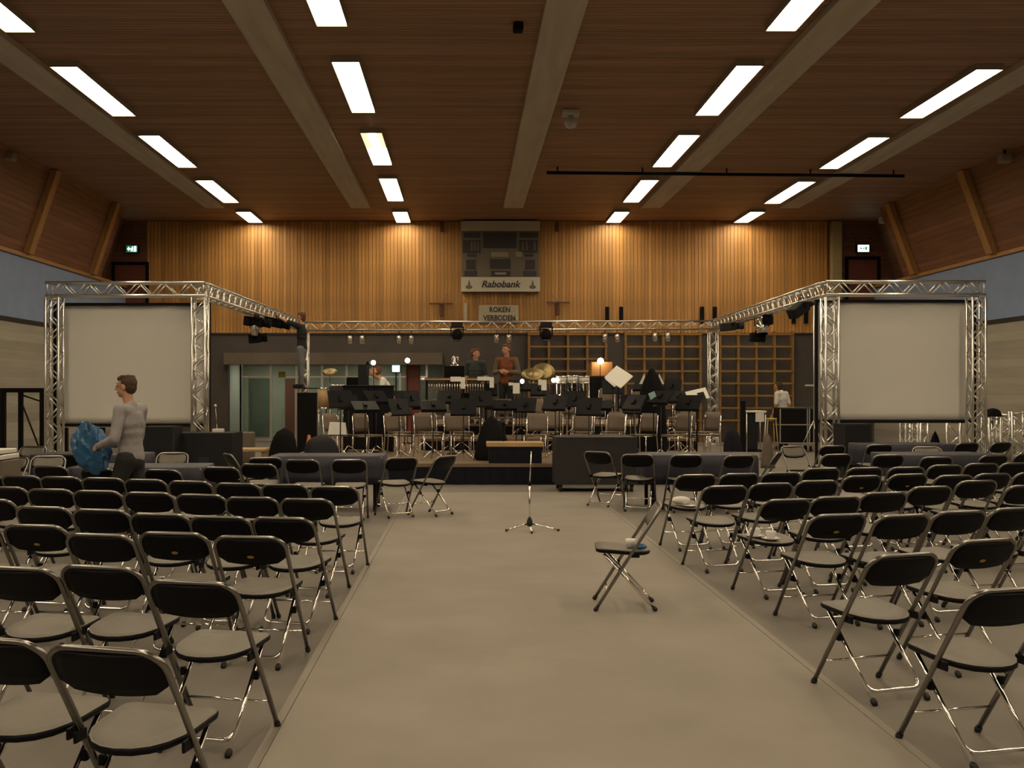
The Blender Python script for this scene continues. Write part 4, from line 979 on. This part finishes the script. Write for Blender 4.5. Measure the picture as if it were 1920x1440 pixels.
for sx in (-1,1):
    for yy in (.08,.52): MB().tube([(sx*(w_-.1)-.02,yy,.075),(sx*(w_-.1)+.02,yy,.075)],.074,10).build('caster','rubber',t)
d = 24.5; t = thing('light_stand','tall thin silver stand with a small white shelf beside the right screen','stand',(PX(1526,d),d,0))
MB().tube([(0,0,.25),(0,0,PZ(566,d))],.014,8).build('pole','alu',t); MB().box((-.2,-.05,PZ(724,d)),(.012,.05,PZ(721,d))).build('shelf','white',t)
for k in range(3): a = .5+k*2*PI/3; MB().tube([(0,0,.95),(.42*math.cos(a),.42*math.sin(a),0.01)],.011,6).build('leg','alu',t)
t = thing('gear_trolley','white-topped trolley with blue case at the right of the stage','trolley',(PX(1415,24.5),24.6,0)); z = PZ(770,24.5)
MB().rbox((-.24,-.25,z-.04),(.24,.25,z),.006).build('top','white',t); MB().rbox((-.22,-.2,.25),(.05,.2,z-.041),.02).build('box','case_black',t); MB().box((-.2,-.22,.2),(.2,.22,.25)).build('shelf','black',t)
for sx in (-1,1):
    for sy in (-1,1): MB().tube([(sx*.22,sy*.22,0),(sx*.22,sy*.22,z-.041)],.014,6).build('leg','alu',t)
MB().box((-.02,-.252,z-.26),(.18,-.24,z-.041)).build('apron','white',t)
t = thing('tall_stool','yellow-topped stool left of the man in white','stool',(PX(1445,26.2),26.2,0)); z = PZ(784,26.2); MB().rbox((-.13,-.13,z-.04),(.13,.13,z),.02).build('seat','poster_yellow',t)
for sx in (-1,1):
    for sy in (-1,1): MB().tube([(sx*.16,sy*.16,0),(sx*.1,sy*.1,z-.041)],.012,6).build('leg','tan_wood',t)
lump(1426,1452,812,850,22.,'cable_bag','tan-brown bag on the floor right of the stage','lintel','bag',12,zfix=0,top=.6)
# dark goal frame, crates and equipment at far left
d = 22.8; t = thing('goal_frame','dark metal goal frame against the left wall','goal',(0,d,0)); zt = PZ(736,d)
for px in (6,80): MB().box((PX(px,d)-.05,-.05,0),(PX(px,d)+.05,.05,zt)).build('post','matt_black',t)
MB().box((PX(6,d)-.05,-.05,zt),(PX(80,d)+.05,.05,zt+.1)).build('crossbar','matt_black',t); MB().box((PX(39,d)-.045,-.04,0),(PX(39,d)+.045,.04,zt)).build('middle_post','matt_black',t)
MB().tube([(PX(40,d),.0,zt-.2),(PX(68,d),.4,.1)],.02,6).build('diagonal','black',t); MB().tube([(PX(40,d),0,zt-.05),(PX(78,d),0,zt-.2)],.02,6).build('brace','black',t)
for k, (px, w_, py) in enumerate(((121,.045,800),(190,.05,800))):
    d = 21.2; tag(MB().box((PX(px,d)-w_,d,0),(PX(px,d)+w_,d+.1,PZ(py,d)-.02)).build('dark_post','matt_black'),'dark post under the left screen, %s of two'%('left','right')[k],'post','dark posts under the left screen')
d = 12.6; zc0 = 0
for k, (py0, py1, px1, m, lab) in enumerate(((862,900,20,'lintel','large grey-green box at the far left edge'),(852,861,17,'white','white folded stack on the far left box, lower of two'),(842,850,12,'white','white folded stack on the far left box, upper of two'))):
    z0, z1 = (0 if k == 0 else PZ(py1,d)), PZ(py0,d)-.002
    tag(MB().rbox((PX(-45,d),d-.2,z0),(PX(px1,d),d+.3,z1),.012).build('storage_box' if k == 0 else 'folded_stack',m),lab,'box' if k == 0 else 'stack')

# ------------------------------------------------------------------ people
def capsule(g, a, b_, ra, rb, n=10):
    a, b_ = Vector(a), Vector(b_); g.ball(a,ra,n,6); g.ball(b_,rb,n,6); g.tube([a,b_],[ra,rb],n)
def remesh(g, name, m, parent, vox, it=3):
    me = bpy.data.meshes.new(name); me.from_pydata(g.v,[],g.f); me.update(); me.materials.append(M[m])
    bm = bmesh.new(); bm.from_mesh(me); bmesh.ops.remove_doubles(bm,verts=bm.verts,dist=1e-5); bmesh.ops.recalc_face_normals(bm,faces=bm.faces[:]); bm.to_mesh(me); bm.free()
    o = link(name,me,parent); r = o.modifiers.new('remesh','REMESH'); r.mode = 'VOXEL'; r.voxel_size = vox; r.use_smooth_shade = True
    s_ = o.modifiers.new('smooth','SMOOTH'); s_.iterations = it; s_.factor = .5
    return o
def person(lab, loc, yaw, J, skin='skin', hair='hair_brown', shirt='shirt_grey', legs='trousers_dark', sleeve=1., scale=1., curl=(.9,.9), gaze=0., nod=0., vest=None, hairlen=0.):
    """J: joints in metres, facing +y. keys: hip chest neck head, and per side sh el wr hipj kn an (L,R)"""
    t = thing('person',lab,'person',loc,yaw); t.scale = (scale,)*3
    V = {k: Vector(v) for k, v in J.items()}
    hip, chest, neck, head = V['hip'], V['chest'], V['neck'], V['head']
    up = (chest-hip).normalized(); lat = (V['shR']-V['shL']).normalized(); fwd = up.cross(lat)*-1
    if fwd.y < 0 and abs(yaw) < 9: fwd = fwd*1
    fwd = lat.cross(up)*-1
    if fwd.dot(Vector((0,1,0))) < 0: fwd = -fwd
    hm_ = Matrix.Translation(head) @ Matrix.Rotation(gaze,4,'Z') @ Matrix.Rotation(-nod,4,'X')
    h3 = hm_.to_3x3().to_4x4()
    def HP(x,y,z): return hm_ @ Vector((x,y,z))
    def torso(g, e):
        for f, wx, wy in ((-.05,.165,.115),(.12,.15,.105),(.35,.14,.098),(.6,.155,.105),(.85,.17,.11),(1.,.165,.10)):
            c_ = hip.lerp(chest,f); r = (wx+e, wy+e, .10+e); ax = Matrix((lat,fwd,up)).transposed().to_4x4(); g.ball(c_,r,14,8,ax)
        for s_ in 'LR': capsule(g,chest+up*.06,V['sh'+s_],.075+e,.062+e)
    def arm(g, s_, e, f=1., both=True):
        sh, el, wr = V['sh'+s_],V['el'+s_],V['wr'+s_]
        if f <= .5: capsule(g,sh,sh.lerp(el,f*2),.058+e,.05+e); return
        capsule(g,sh,el,.058+e,.043+e); q = el.lerp(wr,(f-.5)*2); capsule(g,el,q,.043+e,.043+e-(.014)*(f-.5)*2)
    def leg(g, s_, e, f=1.):
        a, k, n_ = V['hj'+s_],V['kn'+s_],V['an'+s_]; capsule(g,a,k,.092+e,.058+e); q = k.lerp(n_,.35*f); capsule(g,k,q,.057+e,.056+e); capsule(g,q,k.lerp(n_,f),.056+e,.04+e)
    g = MB(); torso(g,0); capsule(g,chest+up*.08,neck,.062,.056); capsule(g,neck,HP(0,-.01,-.06),.055,.056)
    g.ball(HP(0,-.012,.025),(.076,.096,.092),16,10,h3); g.ball(HP(0,.022,-.045),(.058,.068,.062),12,8,h3); g.ball(HP(0,.052,-.088),(.03,.03,.022),10,6,h3)
    g.tube([HP(0,.085,.022),HP(0,.112,-.028)],[.010,.017],8); g.ball(HP(0,.104,-.028),(.018,.016,.012),8,6,h3); g.ball(HP(0,.082,.035),(.055,.012,.010),10,6,h3)
    for sx in (-1,1): g.ball(HP(sx*.078,-.012,-.008),(.011,.022,.034),8,6,h3)
    for s_ in 'LR':
        arm(g,s_,0); leg(g,s_,0)
        an = V['an'+s_]; fd = Vector((0,1,0)); capsule(g,an+Vector((0,-.02,-.03)),an+fd*.16+Vector((0,0,-.055)),.042,.032)
        # hand: palm, four unequal curled fingers, thumb from the side of the palm
        wr, el = V['wr'+s_],V['el'+s_]; da = (wr-el).normalized(); sd = (1 if s_ == 'R' else -1)
        inn = V.get('palm'+s_, Vector((-sd,0,0))); inn = (inn-da*inn.dot(da)).normalized(); ac = da.cross(inn)*1.0
        if ac.dot(Vector((0,1,0.001))) < 0: ac = -ac
        pc = wr+da*.05; axm = Matrix((ac,inn,da)).transposed().to_4x4(); g.ball(pc,(.042,.019,.052),10,8,axm); cu = curl[0 if s_ == 'L' else 1]
        for k, (off, ln) in enumerate(((.030,.072),(.010,.080),(-.011,.074),(-.030,.058))):
            p0 = wr+da*.088+ac*off; b1 = (da*math.cos(cu*.55)+inn*math.sin(cu*.55)); b2 = (da*math.cos(cu*1.25)+inn*math.sin(cu*1.25)); p1 = p0+b1*ln*.5; p2 = p1+b2*ln*.5
            g.tube([p0-da*.02,p0,p1,p2],[.0095,.0095,.009,.0075],8); g.ball(p2,.0076,8,6)
        p0 = wr+da*.03+ac*.035; p1 = p0+(ac*.7+da*.6+inn*.3).normalized()*.038; p2 = p1+(da*.8+inn*.5).normalized()*.03; g.tube([p0-ac*.02,p0,p1,p2],[.014,.013,.0105,.008],8); g.ball(p2,.008,8,6)
    remesh(g,'body',skin,t,.0075)
    g = MB(); torso(g,.014); capsule(g,chest+up*.09,chest+up*.12,.075,.072)
    g.ball(hip-up*.05,(.175,.128,.07),14,8,Matrix((lat,fwd,up)).transposed().to_4x4())
    if vest is None:
        for s_ in 'LR': arm(g,s_,.013,sleeve)
    remesh(g,'shirt',shirt,t,.011,14)
    if vest:
        g = MB()
        for s_ in 'LR': capsule(g,chest+up*.05,V['sh'+s_],.07,.075); arm(g,s_,.016,.93)
        remesh(g,'sleeves',vest,t,.012)
    g = MB(); g.ball(hip-up*.06,(.172,.128,.12),14,8)
    for s_ in 'LR': leg(g,s_,.014,.97)
    remesh(g,'trousers',legs,t,.012,8)
    # hair cap
    g = MB(); g.ball(HP(0,-.030,.042),(.083,.092,.088),16,10,h3); g.ball(HP(0,-.055,-.005),(.074,.062,.075+hairlen),14,8,h3); g.ball(HP(0,.045,.085),(.062,.045,.032),12,8,h3)
    for k in range(14): a = 2*PI*k/14; g.ball(HP(.05*math.cos(a),-.02+.06*math.sin(a),.105),(.022,.024,.02),6,5,h3)
    remesh(g,'hair',hair,t,.009,1)
    for sx in (-1,1): 
        MB().ball(HP(sx*.031,.086,.006),(.011,.007,.007),8,6,h3).build('eye','eye',t)
        an = V['an'+('L' if sx < 0 else 'R')]; q = MB(); capsule(q,an+Vector((0,-.025,-.035)),an+Vector((0,.17,-.05)),.05,.04); q.box((an.x-.042,an.y-.07,an.z-.098+.0),(an.x+.042,an.y+.2,an.z-.06)); remesh(q,'shoe','shoe',t,.012)
    MB().ball(HP(0,.089,-.062),(.024,.006,.006),8,6,h3).build('mouth','lip',t)
    return t
def stand(**kw):
    J = dict(hip=(0,0,.96),chest=(0,0,1.34),neck=(0,.0,1.50),head=(0,.03,1.66),shL=(-.19,0,1.43),shR=(.19,0,1.43),elL=(-.24,-.03,1.14),elR=(.24,-.03,1.14),wrL=(-.24,.08,.90),wrR=(.24,.08,.90),
        hjL=(-.09,0,.92),hjR=(.09,0,.92),knL=(-.1,.02,.50),knR=(.1,.02,.50),anL=(-.11,-.02,.098),anR=(.11,-.02,.098)); J.update(kw); return J
# man in grey walking left with a blue bag
d = 10.3
d = 10.78
man1 = person('man in grey long-sleeved shirt walking left past the chairs, holding blue plastic', (PX(245,d),d,0), math.radians(80),
    stand(neck=(0,.02,1.50),head=(.0,.055,1.66),shL=(-.18,.02,1.42),shR=(.18,-.02,1.42),elL=(-.27,.03,1.13),wrL=(-.20,.25,1.05),elR=(.22,.02,1.13),wrR=(.12,.27,1.05),palmL=(.9,0,-.4),palmR=(-.9,0,-.4),knL=(-.1,.14,.52),anL=(-.1,.16,.098),knR=(.1,-.02,.5),anR=(.1,-.22,.12)),
    hair='hair_brown',shirt='shirt_grey',legs='trousers_dark',sleeve=.97,scale=1.005,curl=(1.3,1.3))
from mathutils import noise as NZ
g = MB(); n, lv = 56, 40; vs = []
for i in range(lv+1):
    t_ = i/lv; th = PI*t_
    for k in range(n):
        a = 2*PI*k/n; v = Vector((math.sin(th)*math.cos(a), math.sin(th)*math.sin(a), -math.cos(th)))
        rdg = 1-abs(NZ.noise(v*1.7+Vector((3,1,7))))*2; r2 = 1-abs(NZ.noise(v*3.6+Vector((1,8,2))))*2
        f = .84+.24*rdg+.045*r2+.26*NZ.noise(v*1.3+Vector((9,4,1)))
        vs.append((v.x*.175*f-.05*v.z, v.y*.115*f, v.z*.235*f+(.05*max(0,v.z)*math.sin(3*a))))
g.add(vs,[(i*n+k,i*n+(k+1)%n,(i+1)*n+(k+1)%n,(i+1)*n+k) for i in range(lv) for k in range(n)],False)
tag(g.build('plastic_bag','bag_blue',None,(PX(176,d),d-.06,PZ(846,d))),'crumpled blue plastic bag held by the man in grey','bag')
# man on the rack, reaching up to the left truss
d = 25.0; ztop = PZ(727,d)
person('person in black shirt and grey jeans standing on rack, reaching to the truss', (PX(566,d),d,ztop), math.radians(78),
    stand(neck=(0,0,1.50),head=(0,.02,1.66),shL=(-.18,.05,1.46),shR=(.18,.05,1.46),elL=(-.2,.29,1.56),wrL=(-.12,.50,1.66),elR=(.2,.29,1.50),wrR=(.12,.52,1.56),palmL=(.5,0,1),palmR=(-.5,0,1),knL=(-.1,-.03,.5),knR=(.1,.06,.5),anR=(.1,.04,.098)),
    hair='hair_red',shirt='shirt_black',legs='jeans',sleeve=.42,scale=1.02,hairlen=.03)
# man in white bending over the piano
d = 22.3
person('man in white shirt bending his head over the black piano', (PX(726,d),d,SZ), math.radians(100),
    stand(hip=(0,-.1,.95),chest=(0,.06,1.31),neck=(0,.16,1.47),head=(0,.25,1.59),shL=(-.18,.1,1.40),shR=(.18,.1,1.40),elL=(-.24,.14,1.10),elR=(.24,.14,1.10),wrL=(-.16,.36,1.0),wrR=(.16,.36,1.0),hjL=(-.09,-.1,.92),hjR=(.09,-.1,.92),palmL=(0,0,-1),palmR=(0,0,-1)),
    hair='hair_red',shirt='shirt_white',legs='trousers_dark',sleeve=.42,scale=1.06,nod=-.5)
# two men talking on the rear riser
d = 24.35
person('man in dark short-sleeved shirt on the stage, turned to the rust-vested man', (PX(892,d),d,.87), math.radians(158),
    stand(wrL=(-.20,.10,.92),wrR=(.22,.06,.90)), hair='hair_red',shirt='shirt_slate',legs='trousers_dark',sleeve=.42,scale=.99,gaze=math.radians(95))
person('man in rust-red vest with olive sleeves and folded hands on the stage', (PX(950,d-.3),d-.3,.62 if d-.3 < 24 else .87), math.radians(165),
    stand(elL=(-.27,0,1.15),elR=(.27,0,1.15),wrL=(-.07,.22,1.16),wrR=(.09,.22,1.18),palmL=(1,0,0),palmR=(-1,0,0)), hair='hair_red',shirt='vest_rust',legs='trousers_dark',sleeve=.95,scale=1.04,vest='sleeve_olive',gaze=math.radians(-40))
# man in white at the right
d = 29.0
person('man in white T-shirt standing behind the silver-edged double case', (PX(1468,d),d,0), math.radians(40),
    stand(chest=(0,.03,1.33),neck=(0,.09,1.47),head=(0,.15,1.60),shL=(-.19,.04,1.42),shR=(.19,.04,1.42),elL=(-.23,.04,1.13),wrL=(-.22,.16,.88)), hair='hair_dark',shirt='shirt_white',legs='trousers_dark',sleeve=.42,scale=1.1,nod=-.3)
